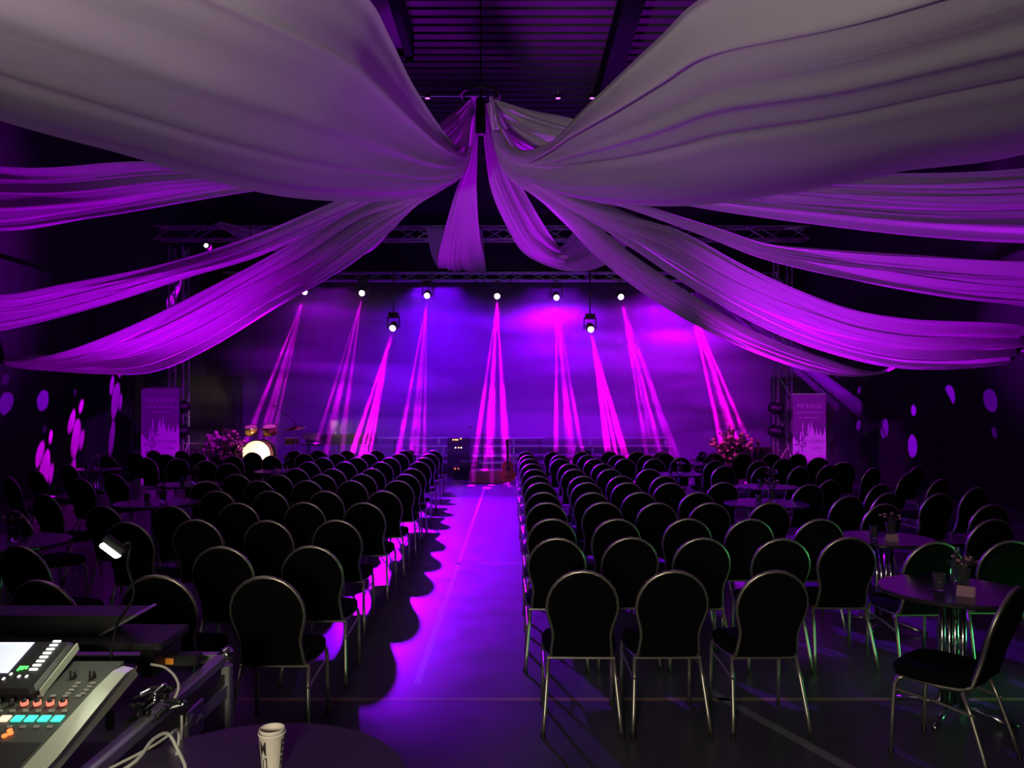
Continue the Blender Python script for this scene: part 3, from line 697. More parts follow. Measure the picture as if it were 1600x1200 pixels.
def card(loc, rz, label):
    t = MB().prism([(-.03, 0), (0, .055), (.03, 0), (.027, 0), (0, .050), (-.027, 0)], -.045, .045).build('menu_card', mat('pink_card', (.45, .25, .35), .7)); t.location = loc; t.rotation_euler = (0, 0, rz)
    return tag(t, label, 'card', 'folded cards on the round tables')
places = [T_[3] for T_ in TABLES]
for i, (x, y, r, pl) in enumerate(TABLES[:12]):
    z = .743
    hs = (.26, .24, .30, .30, .26, .20, .22, .34, .3, .24, .26, .24)[i]
    bouquet((x + .06, y, z), hs, .10, 16, 'small dried posy in a glass vase on the table ' + pl, 'posies on the round tables', 40 + i)
    tumbler((x - .10, y - .04, z), 'clear tumbler on the table ' + pl)
    if i in (0, 1, 3, 5, 6, 7): card((x - .02, y - .17, z), R(30 + 40 * i), 'folded paper card on the table ' + pl)
o = MB().lathe([(.03, 0), (.035, .01), (.035, .12), (.012, .17), (.012, .21), (.014, .215), (0, .216)], 16).build('water_bottle', M_glass, smooth=True); o.location = (2.70, 4.66, .743)
tag(o, 'small clear bottle behind the posy on the nearest guitar side table', 'bottle')
# paper cups on the front table : two stacked
cx_, cy_ = -.70, 2.24
t = thing('paper_cup', 'cream paper cup with black capital letters on the front table', 'cup', (cx_, cy_, .743))
MB().lathe([(.026, .002), (.027, 0), (.028, .003), (.0375, .108), (.0395, .110), (.0398, .114), (.0375, .116), (.036, .112), (.0265, .006), (0, .005)], 40).build('cup_body', M_paper, t, True)
def wrap_text(txt, size, z0, ang0, rb, slope, parent, name, m):
    cu = bpy.data.curves.new(name, 'FONT'); cu.body = txt; cu.size = size; cu.extrude = 0.0; cu.resolution_u = 2; cu.space_line = .82; cu.offset = size * .02
    ob = bpy.data.objects.new(name, cu); COL.objects.link(ob); dg = bpy.context.evaluated_depsgraph_get(); me = bpy.data.meshes.new_from_object(ob.evaluated_get(dg))
    COL.objects.unlink(ob); bpy.data.objects.remove(ob)
    for v_ in me.vertices:
        z = z0 + v_.co.y * 1.9; rad = rb + slope * z + .0006; a = ang0 + v_.co.x / .034; v_.co = (rad * math.sin(a), -rad * math.cos(a), z)
    me.materials.clear(); me.materials.append(m); o = bpy.data.objects.new(name, me); COL.objects.link(o); o.parent = parent; return o
wrap_text('M\nTI', .030, .058, R(-48), .0278, .090, t, 'lettering', M_cupprint)
wrap_text('E\nR', .030, .058, R(58), .0278, .090, t, 'lettering', M_cupprint)
t = thing('paper_cup', 'plain paper cup nested inside the lettered cup', 'cup', (cx_, cy_, .743))
MB().lathe([(.0262, .012), (.0345, .118), (.0365, .120), (.0368, .124), (.0345, .126), (.033, .122), (.025, .016), (0, .015)], 40).build('cup_body', M_paper, t, True)
# ------------------------------------------------------------------ choir risers
for k, (v, Y0, Y1) in enumerate(((722, 20.9, 21.6), (711, 21.6, 22.3), (696, 22.3, 23.0), (683, 23.0, 23.8))):
    z = CZ - (v - HV) * Y0 / F
    x0, x1 = (-4.1, 4.7); x0 += [-.2, 0, .1, -.3][k]
    t = thing('choir_riser', 'dark stage riser with a pale front edge, %s step from the floor' % ordn[k], 'riser', (0, Y0, 0), 0, 'stepped choir risers')
    MB().box(x0, x1, 0, Y1 - Y0 - .01, z - .06, z, bev=.01).build('deck', M_stage, t)
    MB().box(x0, x1, -.03, -.002, z - .045, z - .005).build('edge_strip', M_edge, t)
    MB().box(x0 + .02, x1 - .02, .08, .1, .01, z - .062).build('skirt', M_curtain, t)
    for x in (x0 + .1, x0 * .5, 0.05, x1 * .5, x1 - .1):
        MB().box(x - .025, x + .025, .02, .07, .0, z - .06).build('leg', M_alu, t)
# drum riser
t = thing('drum_riser', 'low dark platform carrying the drum kit', 'platform', (-5.85, 18.4, 0))
MB().box(-1.2, 1.2, -1.2, 1.2, .32, .40, bev=.01).build('deck', M_stage, t)
for x in (-1.1, 1.1):
    for y in (-1.1, 1.1): MB().box(x - .03, x + .03, y - .03, y + .03, 0, .32).build('leg', M_alu, t)
MB().box(-1.15, 1.15, -1.2, -1.17, .01, .31).build('skirt', M_curtain, t)
RX = Matrix.Rotation(R(90), 4, 'X')
def drum(name, label, loc, r, d, Mx, grp='drum kit', skin=M_skin):
    t = thing(name, label, 'drum', loc, 0, grp)
    MB().lathe([(r, 0), (r, d)], 32, Mx).build('shell', M_drum, t, True)
    MB().lathe([(0, -.004), (r * .97, -.004), (r * .97, -.001)], 32, Mx).build('batter_skin', skin, t)
    MB().lathe([(0, d + .004), (r * .97, d + .004), (r * .97, d + .001)], 32, Mx).build('front_skin', skin, t)
    for z in (0, d):
        MB().tube([Mx @ V(((r + .008) * math.cos(R(12 * k)), (r + .008) * math.sin(R(12 * k)), z)) for k in range(30)], .012, 6, closed=True).build('hoop', M_chrome, t, True)
    b = MB()
    for k in range(8):
        a = R(45 * k + 10); p = [Mx @ V(((r + .012) * math.cos(a), (r + .012) * math.sin(a), z)) for z in (0, d)]; b.tube(p, .005, 5)
    b.build('tension_rods', M_chrome, t)
    return t
ZD = .402
k_ = drum('bass_drum', 'bass drum with a brightly lit cream front skin', (-5.86, 17.62, ZD + .34), .32, .42, Matrix.Rotation(R(-90), 4, 'X'))
bb = MB()
for s in (-1, 1): bb.tube([(s * .3, .1, -.1), (s * .42, -.02, -.33)], .01, 6)
bb.build('spurs', M_chrome, k_)
q_ = drum('tom_drum', 'small tom mounted over the bass drum, cymbal stand side', (-5.62, 17.86, ZD + .80), .15, .18, Matrix.Rotation(R(18), 4, 'X'))
MB().tube([(-.16, 0, -.17), (-.12, 0, .05), (-.1, 0, .09)], .012, 6).build('mount', M_chrome, q_)
q_ = drum('tom_drum', 'small tom mounted over the bass drum, hi-hat side', (-6.06, 17.86, ZD + .80), .14, .17, Matrix.Rotation(R(18), 4, 'X'))
MB().tube([(.16, 0, -.17), (.12, 0, .05), (.1, 0, .09)], .012, 6).build('mount', M_chrome, q_)
drum('floor_tom', 'floor tom standing on the drum riser edge', (-6.42, 17.95, ZD + .26), .20, .36, Matrix.Rotation(R(2), 4, 'X'))
q_ = drum('snare_drum', 'snare drum behind the bass drum', (-5.25, 18.35, ZD + .55), .17, .14, Matrix.Rotation(R(4), 4, 'X'))
bb = MB().tube([(0, 0, -.01), (0, 0, -.4)], .012, 6)
for k in range(3): bb.tube([(0, 0, -.35), (.2 * math.cos(R(120 * k)), .2 * math.sin(R(120 * k)), -.545)], .009, 6)
bb.build('drum_stand', M_chrome, q_)
def cymbal(loc, r, h, tilt, label):
    t = thing('cymbal_stand', label, 'cymbal', loc, 0, 'cymbals of the drum kit')
    MB().tube([(0, 0, .25), (0, 0, h)], .011, 8).build('pole', M_chrome, t)
    b = MB()
    for k in range(3): a = R(120 * k + 20); b.tube([(0, 0, .3), (.28 * math.cos(a), .28 * math.sin(a), .012)], .009, 6)
    b.build('tripod', M_chrome, t)
    MB().lathe([(0, .035), (.03, .03), (.045, .012), (r, -.012), (r, -.016), (.045, .008), (0, .02)], 32, Matrix.Translation((0, 0, h)) @ Matrix.Rotation(R(tilt), 4, 'X') @ Matrix.Rotation(R(-tilt * .6), 4, 'Y')).build('cymbal_plate', M_brass, t, True)
cymbal((-5.02, 17.75, ZD), .26, .95, 10, 'wide crash cymbal on its stand above the bass drum')
cymbal((-6.62, 17.55, ZD), .17, .92, 4, 'small hi-hat cymbal at the outer end of the drum kit')
cymbal((-6.15, 18.9, ZD), .24, .9, -12, 'cymbal at the back of the drum kit')
# boom microphone stand
def mic_stand(loc, h, boom, label):
    t = thing('microphone_stand', label, 'microphone stand', loc, 0, 'microphone stands')
    b = MB()
    for k in range(3): a = R(120 * k); b.tube([(0, 0, .1), (.3 * math.cos(a), .3 * math.sin(a), .012)], .008, 6)
    b.build('tripod', M_blackmetal, t)
    MB().tube([(0, 0, .1), (0, 0, h)], .009, 8).build('pole', M_blackmetal, t)
    e = V(boom); MB().tube([V((0, 0, h)) - e * .25, V((0, 0, h)) + e], .007, 6).build('boom', M_blackmetal, t)
    MB().ball(V((0, 0, h)) + e * 1.06, .035, 8, 6).build('microphone', M_alu, t, True)
mic_stand((-5.35, 18.95, ZD), 1.05, (-.40, -.25, .38), 'boom microphone stand reaching over the drum kit')
mic_stand((-4.55, 19.6, .0), 1.05, (.1, -.25, .1), 'thin microphone stand between drum kit and keyboard')
mic_stand((-2.95, 19.3, .0), .98, (.0, -.1, .02), 'thin straight microphone stand in front of the risers')
mic_stand((-.75, 19.35, .0), 1.15, (-.28, -.15, .18), 'microphone stand behind the small platform at the aisle end')
mic_stand((.72, 19.8, .0), 1.0, (.3, -.1, .05), 'microphone stand beside the leaning guitar')
# drum lamp that lights the bass drum
t = thing('floor_spotlight', 'small floor spotlight shining on the bass drum', 'stage light', (-5.35, 16.75, 0))
MB().box(-.09, .09, -.07, .07, .1, .26, bev=.02).build('housing', M_blackmetal, t); MB().box(-.12, .12, -.08, .08, 0, .1, bev=.01).build('foot', M_blackmetal, t)
MB().box(-.07, .07, .071, .075, .12, .24).build('lens', mat('warm_lens', (1, .9, .7), .3, emit=(1, .8, .45), es=3), t)
spot('bass_drum_light', (-5.35, 16.9, .3), (-5.86, 17.6, .70), 56, .7, (1, .78, .36), 230, .04)
spot('keyboard_light', (-4.4, 18.6, 1.5), (-3.9, 20.0, .8), 70, .8, (1, .66, .32), 60, .05)
# flowers
spot('drum_accent', (-3.4, 16.6, 3.4), (-5.9, 17.6, 1.0), 34, .6, (.9, .05, .9), 420, .05)  # added spot brightening the drum kit, no fixture
spot('flower_accent', (2.6, 16.4, 3.2), (5.1, 17.7, .9), 28, .6, (1, .05, .7), 420, .05)  # added spot brightening the flowers, no fixture
bouquet((-6.35, 16.95, 0), 1.5, .45, 160, 'tall flowering plant in front of the drum kit', 'flowering plants at the stage', 71, False)
bouquet((5.15, 17.9, .0), 1.45, .5, 170, 'big flowering plant in the pink beam beside the truss tower', 'flowering plants at the stage', 72, False)
bouquet((4.3, 17.5, .0), .75, .33, 70, 'lower flowering plant in front of the bigger one', 'flowering plants at the stage', 73, False)
# keyboard / stage piano
t = thing('stage_piano', 'dark stage piano with a glossy violet-edged top', 'piano', (-4.6, 19.9, 0))
M_gloss = mat('piano_lacquer', (.012, .01, .014), .12)
MB().prism([(-.75, .86), (.98, .86), (1.0, .90), (1.0, 1.12), (.94, 1.16), (-.30, 1.12), (-.75, 1.0)], 0, .62).build('body', M_gloss, t)
MB().box(-.80, -.30, -.30, .0, .84, .88, bev=.01).build('keybed', M_gloss, t)
MB().box(-.78, -.32, -.28, -.02, .882, .90).build('keys', M_skin, t)
MB().box(-.82, -.40, -.02, .0, .98, 1.16).build('music_sheet', M_paper, t)
for x in (-.7, .1, .85): MB().tube([(x, .1, 0), (x, .1, .86)], .03, 8).build('leg', M_blackmetal, t)
t = thing('piano_bench', 'dark piano bench before the stage piano', 'bench', (-3.95, 19.25, 0))
MB().box(-.38, .38, -.16, .16, .44, .52, bev=.02).build('seat', M_fabric, t)
for x in (-.33, .33):
    for y in (-.12, .12): MB().tube([(x, y, 0), (x * .95, y, .44)], .016, 6).build('leg', M_blackmetal, t)
# electronic keyboard at the far left
t = thing('keyboard', 'thin keyboard on crossed legs beside the truss tower', 'keyboard', (-7.55, 19.0, 0))
MB().box(-.6, .6, -.16, .16, .84, .93, bev=.02).build('body', M_gloss, t); MB().box(-.55, .45, -.15, -.01, .931, .94).build('keys', M_skin, t)
bb = MB()
for y in (-.12, .12): bb.tube([(-.4, y, .01), (.4, y, .84)], .015, 6).tube([(.4, y, .01), (-.4, y, .84)], .015, 6)
bb.build('crossed_legs', M_blackmetal, t)
# amplifiers with indicator lamps
M_led = mat('orange_led', (1, .4, .1), .4, emit=(1.0, .38, .10), es=6)
M_ledw = mat('pale_led', (1, .9, .8), .4, emit=(1.0, .72, .5), es=5)
def amp(loc, wd, h, d, label, leds, tilt=0):
    t = thing('amplifier', label, 'amplifier', loc, R(tilt), 'amplifiers and monitors on stage')
    MB().box(-wd / 2, wd / 2, 0, d, .015, h, bev=.02).build('cabinet', M_case, t)
    MB().box(-wd / 2 + .03, wd / 2 - .03, -.008, .002, .05, h - .12).build('grille', M_fabric, t)
    MB().box(-wd / 2 + .02, wd / 2 - .02, -.004, .002, h - .10, h - .02).build('control_panel', M_blackmetal, t)
    for (x, z, m) in leds: MB().ball((x, -.012, z), .018, 8, 5).build('indicator', m, t)
    for s in (-1, 1): MB().box(s * wd * .35 - .02, s * wd * .35 + .02, .03, d - .03, 0, .014).build('foot', M_blackplastic, t)
p = at(717, 700, 20.4)
amp((p.x, 20.3, .0), .6, 1.02, .35, 'tall dark amplifier with two rows of orange lamps', [(-.14, .97, M_led), (-.08, .97, M_led), (-.03, .97, M_led), (.06, 1.0, M_led), (-.08, .76, M_ledw), (.0, .76, M_led), (.07, .76, M_ledw)])
p = at(714, 731, 19.6); amp((p.x + .0, 19.5, 0), .22, .34, .25, 'small box with a red lamp beside the dark monitor', [(-.04, .27, mat('red_led', (1, .1, .05), .4, emit=(1, .12, .05), es=4)), (.05, .27, mat('red_led', (1, .1, .05)))])
amp((-1.10, 19.45, 0), .50, .46, .36, 'black floor monitor left of the microphone stand base', [])
p = at(1200, 700, 18.3); amp((p.x - .05, 18.45, 0), .52, .86, .35, 'black speaker box beside the tower near the flowers', [])
# small platform at the aisle end
t = thing('platform', 'small pale wooden platform box at the end of the aisle', 'platform', (-.58, 18.75, 0))
MB().box(-.41, .41, -.2, .25, .26, .30, bev=.008).build('top', mat('pale_wood', (.50, .36, .30), .5), t)
MB().box(-.40, .40, -.19, .24, .0, .26).build('box_body', mat('platform_red', (.30, .12, .14), .6), t)
# guitars
def guitar(loc, label, body_m, rz=0, lean=0, sc=1.0):
    t = thing('acoustic_guitar', label, 'guitar', loc, rz, 'guitars on stands')
    Mx = Matrix.Rotation(R(lean), 4, 'X')
    ol = []
    for i in range(40):
        a = 2 * math.pi * i / 40; z = -math.cos(a); wd = math.sin(a)
        k = .19 + .0 * z
        prof = .5 * (1 - z)     # 1 at bottom, 0 at the top
        half = (.205 if z < 0 else .155) * abs(wd) ** .75; waist = 1 - .22 * math.exp(-((z - .12) / .25) ** 2)
        ol.append((math.copysign(half * waist, wd) * sc, (.34 + .245 * z) * sc))
    bd = MB().prism(ol, -.05, .05, Mx).build('body', body_m, t)
    MB().lathe([(0, .0), (.05 * sc, .0), (.05 * sc, .003)], 20, Mx @ Matrix.Translation((0, -.0535, .40 * sc)) @ Matrix.Rotation(R(90), 4, 'X')).build('soundhole', M_blackplastic, bd)
    MB().box(-.028 * sc, .028 * sc, -.07, -.045, .40 * sc, .94 * sc, Mx).build('neck', M_darkwood, t)
    MB().box(-.04 * sc, .04 * sc, -.06, -.04, .93 * sc, 1.08 * sc, Mx).build('headstock', M_darkwood, t)
    MB().box(-.06 * sc, .06 * sc, -.062, -.05, .20 * sc, .23 * sc, Mx).build('bridge', M_darkwood, bd)
    b = MB()
    for k in range(3): b.tube([Mx @ V(((k - 1) * .012, -.074, .22 * sc)), Mx @ V(((k - 1) * .010, -.076, .95 * sc))], .0012, 4)
    b.build('strings', M_chrome, t)
    b = MB().tube([(-.16, -.12, .012), (-.06, .10, .10), (0, .12, .45), (0, .10, .6)], .01, 6); b.tube([(.16, -.12, .012), (.06, .10, .10), (0, .12, .45)], .01, 6); b.tube([(0, .30, .012), (0, .12, .45)], .01, 6); b.tube([(-.1, -.09, .085), (-.1, .08, .10), (.1, .08, .10), (.1, -.09, .085)], .008, 6)
    b.build('guitar_stand', M_blackmetal, t)
guitar((-.10, 17.75, 0), 'reddish acoustic guitar upright on a stand at the aisle end', M_wood, R(8), -6)
guitar((5.75, 18.0, 0), 'reddish guitar standing in the beam between flowers and speaker box', M_wood, R(-30), -8)
guitar((-5.1, 19.3, 0), 'pale guitar standing between drum kit and stage piano', mat('blond_wood', (.5, .33, .2), .35), R(20), -8, .95)

# ------------------------------------------------------------------ roll-up banners
def banner(u0, u1, vt, Y, turn, label):
    xc = ((u0 + u1) / 2 - 800) * Y / F; wd = (u1 - u0) * Y / F; zt = CZ + (HV - vt) * Y / F
    t = thing('rollup_banner', label, 'banner', (xc, Y, 0), R(turn), 'roll-up banners')
    MP = mat('banner_purple', (.17, .06, .19), .6); MW = mat('banner_white', (.72, .66, .72), .6); MT = mat('banner_text', (.55, .35, .55), .6); MK = mat('banner_print', (.22, .08, .26), .6)
    h = wd / 2
    sh = MB().box(-h, h, -.008, .0, .1, zt).build('sheet', MP, t)
    MB().box(-h - .01, h + .01, -.02, .014, zt, zt + .035, bev=.004).build('top_rail', M_alu, t)
    MB().box(-h - .03, h + .03, -.09, .09, .0, .1, bev=.02).build('base_cassette', M_alu, t)
    MB().tube([(0, .03, .09), (0, .02, zt)], .01, 6).build('support_pole', M_alu, t)
    # white skyline as on the print
    H_ = zt - .1; r0 = random.Random(5); sky = [0.0, .52, .06, .52, .08, .49, .20, .46, .22, .55, .24, .60, .27, .54, .29, .67, .31, .70, .33, .56, .36, .50, .38, .53, .42, .55, .45, .62, .47, .66, .50, .69, .52, .58, .55, .62, .57, .73, .59, .64, .64, .60, .68, .53, .70, .58, .73, .64, .76, .55, .80, .56, .84, .62, .87, .54, .92, .55, .96, .64, 1.0, .56]
    pts = [(-h + 2 * h * sky[i], .1 + (zt - .1) * (sky[i + 1] - .0)) for i in range(0, len(sky), 2)]
    MB().prism([(h, .101), (-h, .101)] + pts, -.0105, -.0082).build('skyline_print', MW, sh)
    def text(s, size, x, z, m, al='CENTER', wdt=None):
        cu = bpy.data.curves.new('lettering', 'FONT'); cu.body = s; cu.size = size; cu.align_x = al; cu.extrude = .0005; cu.resolution_u = 2
        ob = bpy.data.objects.new('lettering', cu); COL.objects.link(ob); dg = bpy.context.evaluated_depsgraph_get(); me = bpy.data.meshes.new_from_object(ob.evaluated_get(dg)); bpy.data.objects.remove(ob)
        xs = [q.co.x for q in me.vertices]; cw = max(xs) - min(xs); k = (wdt / cw) if wdt else 1
        me.transform(Matrix.Translation((x, -.0125, z)) @ Matrix.Rotation(R(90), 4, 'X') @ Matrix.Scale(k, 4, (1, 0, 0)))
        me.materials.clear(); me.materials.append(m); o = bpy.data.objects.new('lettering', me); COL.objects.link(o); o.parent = sh
    text('POP & ROCK', .15, 0, zt - .30, MT, wdt=wd * .74)
    text('BLÄSER ENSEMBLE', .06, 0, zt - .42, MT, wdt=wd * .78)
    text('IM GANZEN LAND', .06, 0, zt - .53, MT, wdt=wd * .62)
    text('Pop & Jazzhaus', .12, h * .32, 1.03, MK, wdt=wd * .55)
    text('Löhne', .10, h * .45, .88, MK, wdt=wd * .28)
    # treble clef
    cl = []
    for i in range(40):
        s = i / 39
        if s < .6: a = s / .6 * 4.6 * math.pi / 2 - 1.2; rd = .035 + .09 * s; cl.append(V((-h * .42 + rd * math.cos(a), -.013, 1.02 + rd * 1.2 * math.sin(a))))
        else: q = (s - .6) / .4; cl.append(V((-h * .42 + .05 * math.sin(q * 6), -.013, 1.10 + .30 * math.sin(q * 1.57))))
    cl.append(V((-h * .42 + .0, -.013, .82)))
    b = MB().tube(cl, .012, 5, flat=.3)
    for (x, z) in ((-.75, 1.25), (-.2, 1.30), (-.78, .98), (-.72, .80), (-.15, 1.2)):
        b.ball((h * x, -.012, z), .03, 8, 4, (1.2, .1, .8)); b.box(h * x + .025, h * x + .035, -.0135, -.0122, z, z + .13)
    b.build('music_notes', MK, sh)
banner(222, 279, 608, 17.3, 6, 'tall violet roll-up banner with skyline print, drum kit side')
banner(1240, 1289, 617, 17.3, -12, 'tall violet roll-up banner with skyline print, flower side')
# added fills brightening the banners from beside the hub, no lamp body there
spot('banner_fill', (-.6, 10.9, 4.9), (-7.9, 17.3, 1.35), 15, .5, PUR, 3600, .06)
spot('banner_fill', (-.3, 10.9, 4.9), (6.7, 17.3, 1.35), 15, .5, (.62, 0, 1), 4200, .06)

spot('swag_fill', (-.25, 10.9, 4.9), (1.9, 16.8, 4.9), 26, .6, PUR, 520, .06)  # added fill for the curved swag by the truss, no lamp body
# light dots and streaks on the side curtains, thrown by narrow effect lights on the front truss
def dotspot(src, u, v, side, diam_px, colr, pw):
    X = (WR - .3) if side > 0 else (WL + .3)
    Y = X * F / (u - 800); tgt = V((X, Y, CZ - (v - HV) * Y / F)); d = (tgt - V(src)).length
    ang = math.degrees(2 * math.atan(diam_px * Y / F / 2 / d)); spot('effect_beam', src, tgt, max(ang, .6), .15, colr, pw * (d / 10) ** 2, .01)
S1 = (3.5, 17.5, 5.3); S2 = (-4.6, 17.4, 5.3); DC = (.38, .0, 1.0)
for (u, v, dp, pw) in ((1340, 608, 10, 1), (1339, 634, 8, .35), (1339, 662, 14, 1), (1424, 639, 15, 1.2), (1479, 616, 30, .8), (1542, 623, 32, .35), (1379, 667, 26, 1), (1422, 694, 29, 1), (1548, 673, 14, .15)):
    dotspot(S1, u, v, 1, dp, DC, 110000 * pw)
for (u, v, dp, pw) in ((15, 627, 30, .5), (72, 623, 27, .8), (121, 611, 10, .15), (15, 590, 16, .12), (74, 668, 10, .1)):
    dotspot(S2, u, v, -1, dp, DC, 110000 * pw)
# raking beams grazing the curtain by the drum kit
for (u, v, ang, pw, cc) in ((185, 606, 7, 1.0, (.55, 0, 1)), (124, 662, 6, 1.3, (.8, 0, 1)), (76, 712, 5, 1.2, (.85, 0, 1))):
    Y = (WL + .3) * F / (u - 800); tg = V((WL + .3, Y, CZ - (v - HV) * Y / F)); sr = V((-8.2, Y + .9, tg.z + 3.0))
    o = spot('effect_beam', sr, tg, ang * 3, .2, cc, 24000 * pw, .01)
    gobo(o, [(-.04, .05, .03), (.0, -.02, .045), (.055, .045, .022), (-.03, -.09, .03), (.05, -.06, .02)], .004)
# bodies for the added drape lamps at the stage edge
for i, (x, y, tgt, pw, colr) in enumerate(UPS):
    t = thing('added_stand_lamp', 'added violet lamp on a short stand, lighting the drapes, %s from the drum kit' % ordn[i], 'stage light', (x, y, 0), 0, 'added drape lamps at the stage edge')
    Mx = Matrix.Translation((0, 0, .72)) @ Matrix.Rotation(R(55), 4, 'X')
    MB().lathe([(.03, -.1), (.08, -.08), (.085, .1), (.08, .11)], 16, Mx).build('housing', M_blackmetal, t, True)
    MB().lathe([(0, .09), (.078, .088)], 16, Mx).build('lens', M_lens, t)
    MB().box(-.11, -.09, -.03, .03, .56, .74, bev=.004).box(.09, .11, -.03, .03, .56, .74, bev=.004).box(-.11, .11, -.03, .03, .55, .57).box(-.02, .02, -.02, .02, .012, .56).box(-.2, .2, -.2, .2, 0, .015).build('bracket', M_blackmetal, t)
# ------------------------------------------------------------------ mixing desk corner
# flight case standing under the desk
t = thing('flight_case', 'big black flight case with aluminium rims holding the mixing desk', 'flight case', (-1.95, 2.55, 0))
x0, x1, y0, y1, zt = -.85, .78, -1.05, .60, .80
MB().box(x0, x1, y0, y1, .12, zt - .085).build('body', M_case, t)
b = MB()
for (a0, a1, c0, c1) in ((x0, x1, y1 - .035, y1 + .01), (x0, x1, y0 - .01, y0 + .035), (x1 - .035, x1 + .01, y0, y1), (x0 - .01, x0 + .035, y0, y1)):
    b.box(a0, a1, c0, c1, zt - .038, zt, bev=.004)
for (x, y) in ((x0, y0), (x1, y0), (x1, y1), (x0, y1)): b.box(x - .02, x + .02, y - .02, y + .02, .12, zt - .05, bev=.005)
b.box(x1 + .001, x1 + .012, y0, y1, zt - .17, zt - .125).build('aluminium_edging', M_alu, t)
for i, y in enumerate((y0 + .3, y1 - .35)):
    l = MB().box(x1 + .004, x1 + .02, y - .07, y + .07, zt - .2, zt - .08, bev=.004); l.tube([(x1 + .03, y - .03, zt - .14), (x1 + .034, y, zt - .12), (x1 + .03, y + .03, zt - .14)], .008, 6); l.build('butterfly_latch', M_chrome, t)
for (x, y) in ((x1, y1), (x1, y0)): MB().ball((x, y, zt - .01), .032, 12, 8).build('ball_corner', M_chrome, t, True)
for (x, y) in ((x0 + .15, y0 + .15), (x1 - .15, y0 + .15), (x1 - .15, y1 - .15), (x0 + .15, y1 - .15)):
    c_ = MB().lathe([(.045, -.02), (.05, -.015), (.05, .015), (.045, .02)], 16, Matrix.Translation((x, y, .05)) @ Matrix.Rotation(R(90), 4, 'Y')).box(x - .03, x + .03, y - .03, y + .03, .10, .12).build('caster', M_blackplastic, t)
# power strip with orange switch in the open case gap
t = thing('power_strip', 'black power strip with a small amber switch beside the case rim', 'power strip', (-1.32, 2.98, .805))
MB().box(-.07, .11, -.03, .03, 0, .045, bev=.006).build('body', M_blackplastic, t); MB().box(-.05, .02, -.034, -.029, .012, .035).build('switch', mat('amber', (1, .35, .05), .5, emit=(1, .30, .03), es=.12), t)
# boxes behind the desk
t = thing('equipment_shelf', 'low dark shelf across the back of the flight case', 'shelf', (-2.0, 2.84, .80))
MB().box(-.75, .70, 0, .26, .10, .13, bev=.005).build('board', M_case, t)
for x in (-.72, .62): MB().box(x, x + .05, .01, .25, 0, .1).build('upright', M_case, t)
t = thing('equipment_case', 'dark slim case with pale edging lying on the low shelf', 'case', (-2.3, 2.94, .932), 0)
MB().prism([(-.42, 0), (.72, 0), (.86, .075), (-.42, .075)], 0, .15).build('shell', M_case, t)
MB().tube([(.725, -.004, .0), (.865, -.004, .078), (.865, .15, .078)], .006, 6).build('edging', M_alu, t)
# the mixing desk : local frame, tilted surface
t = thing('mixing_desk', 'digital mixing desk with lit screen and rows of buttons', 'mixing desk', (-1.20, 1.52, .72))
TL = Matrix.Translation((0, 0, .05)) @ Matrix.Rotation(R(13), 4, 'X')      # surface frame: x to the left is negative, y towards the stage
M_desk = mat('desk_panel', (.055, .06, .05), .45); M_cheek = mat('desk_cheek', (.42, .44, .36), .35); M_btn = mat('grey_button', (.30, .30, .28), .5)
W_ = .80; D_ = .97
MB().box(-W_, -.045, 0, D_, -.05, 0, TL).build('panel', M_desk, t)
ch = MB(); prof = [(0, -.05), (0, .004), (.06, .012), (.5, .014), (.80, .014), (.90, .008), (.96, -.01), (.985, -.05)]
for x in (-.046, 0.0):
    for (y, z) in prof: ch.v.append(TL @ V((x + (0.0 if x < -.01 else .022 * math.sin(y * 3.3) - .01), y, z if x < -.01 else z - .008)))
k = len(prof); ch.f.append(tuple(range(k))); ch.f.append(tuple(k + i for i in reversed(range(k))))
for i in range(k): j = (i + 1) % k; ch.f.append((j, i, k + i, k + j))
ch.build('side_cheek', M_cheek, t)
# screen pod
SP = TL @ Matrix.Translation((0, .765, .0)) @ Matrix.Rotation(R(9), 4, 'X')
pod = MB().box(-.79, -.205, 0, .232, -.01, .03, SP, bev=.012).build('screen_pod', M_blackplastic, t)
MB().box(-.76, -.325, .075, .215, .031, .033, SP).build('touch_screen', mat('screen_glow', (.6, .62, .8), .3, emit=(.50, .52, .72), es=1.2), pod)
b = MB()
for i in range(5): b.box(-.56 + i * .045, -.53 + i * .045, .205, .212, .0335, .0342, SP)
b.build('tab_bar', mat('tab_glow', (.9, .9, .9), .4, emit=(1, 1, 1), es=1.0), pod)
for i in range(8): MB().box(-.268, -.243, .085 + i * .0185, .094 + i * .0185, .031, .035, SP, bev=.001).build('lit_key', mat('white_key', (.9, .9, .9), .4, emit=(1, 1, 1), es=1.1), pod)
b = MB()
for i in range(3): b.box(-.305 + i * .010, -.299 + i * .010, .085 + .004 * i, .105, .031, .033, SP)
b.build('level_meter', mat('green_glow', (.1, 1, .2), .4, emit=(.08, 1.0, .12), es=2.2), pod)
MB().box(-.195, -.191, .01, .22, .0, .026, SP).build('pod_trim', M_cheek, pod)
for (x, y) in ((-.315, .065), (-.325, .045), (-.285, .055), (-.262, .055)): MB().box(x, x + .006, y, y + .009, .031, .034, SP).build('small_key', mat('white_key', (.9, .9, .9)), pod)
def btn(x, y, wx, wy, m, name='button', h=.006): return MB().box(x, x + wx, y, y + wy, 0.0005, h, TL, bev=.001).build(name, m, t)
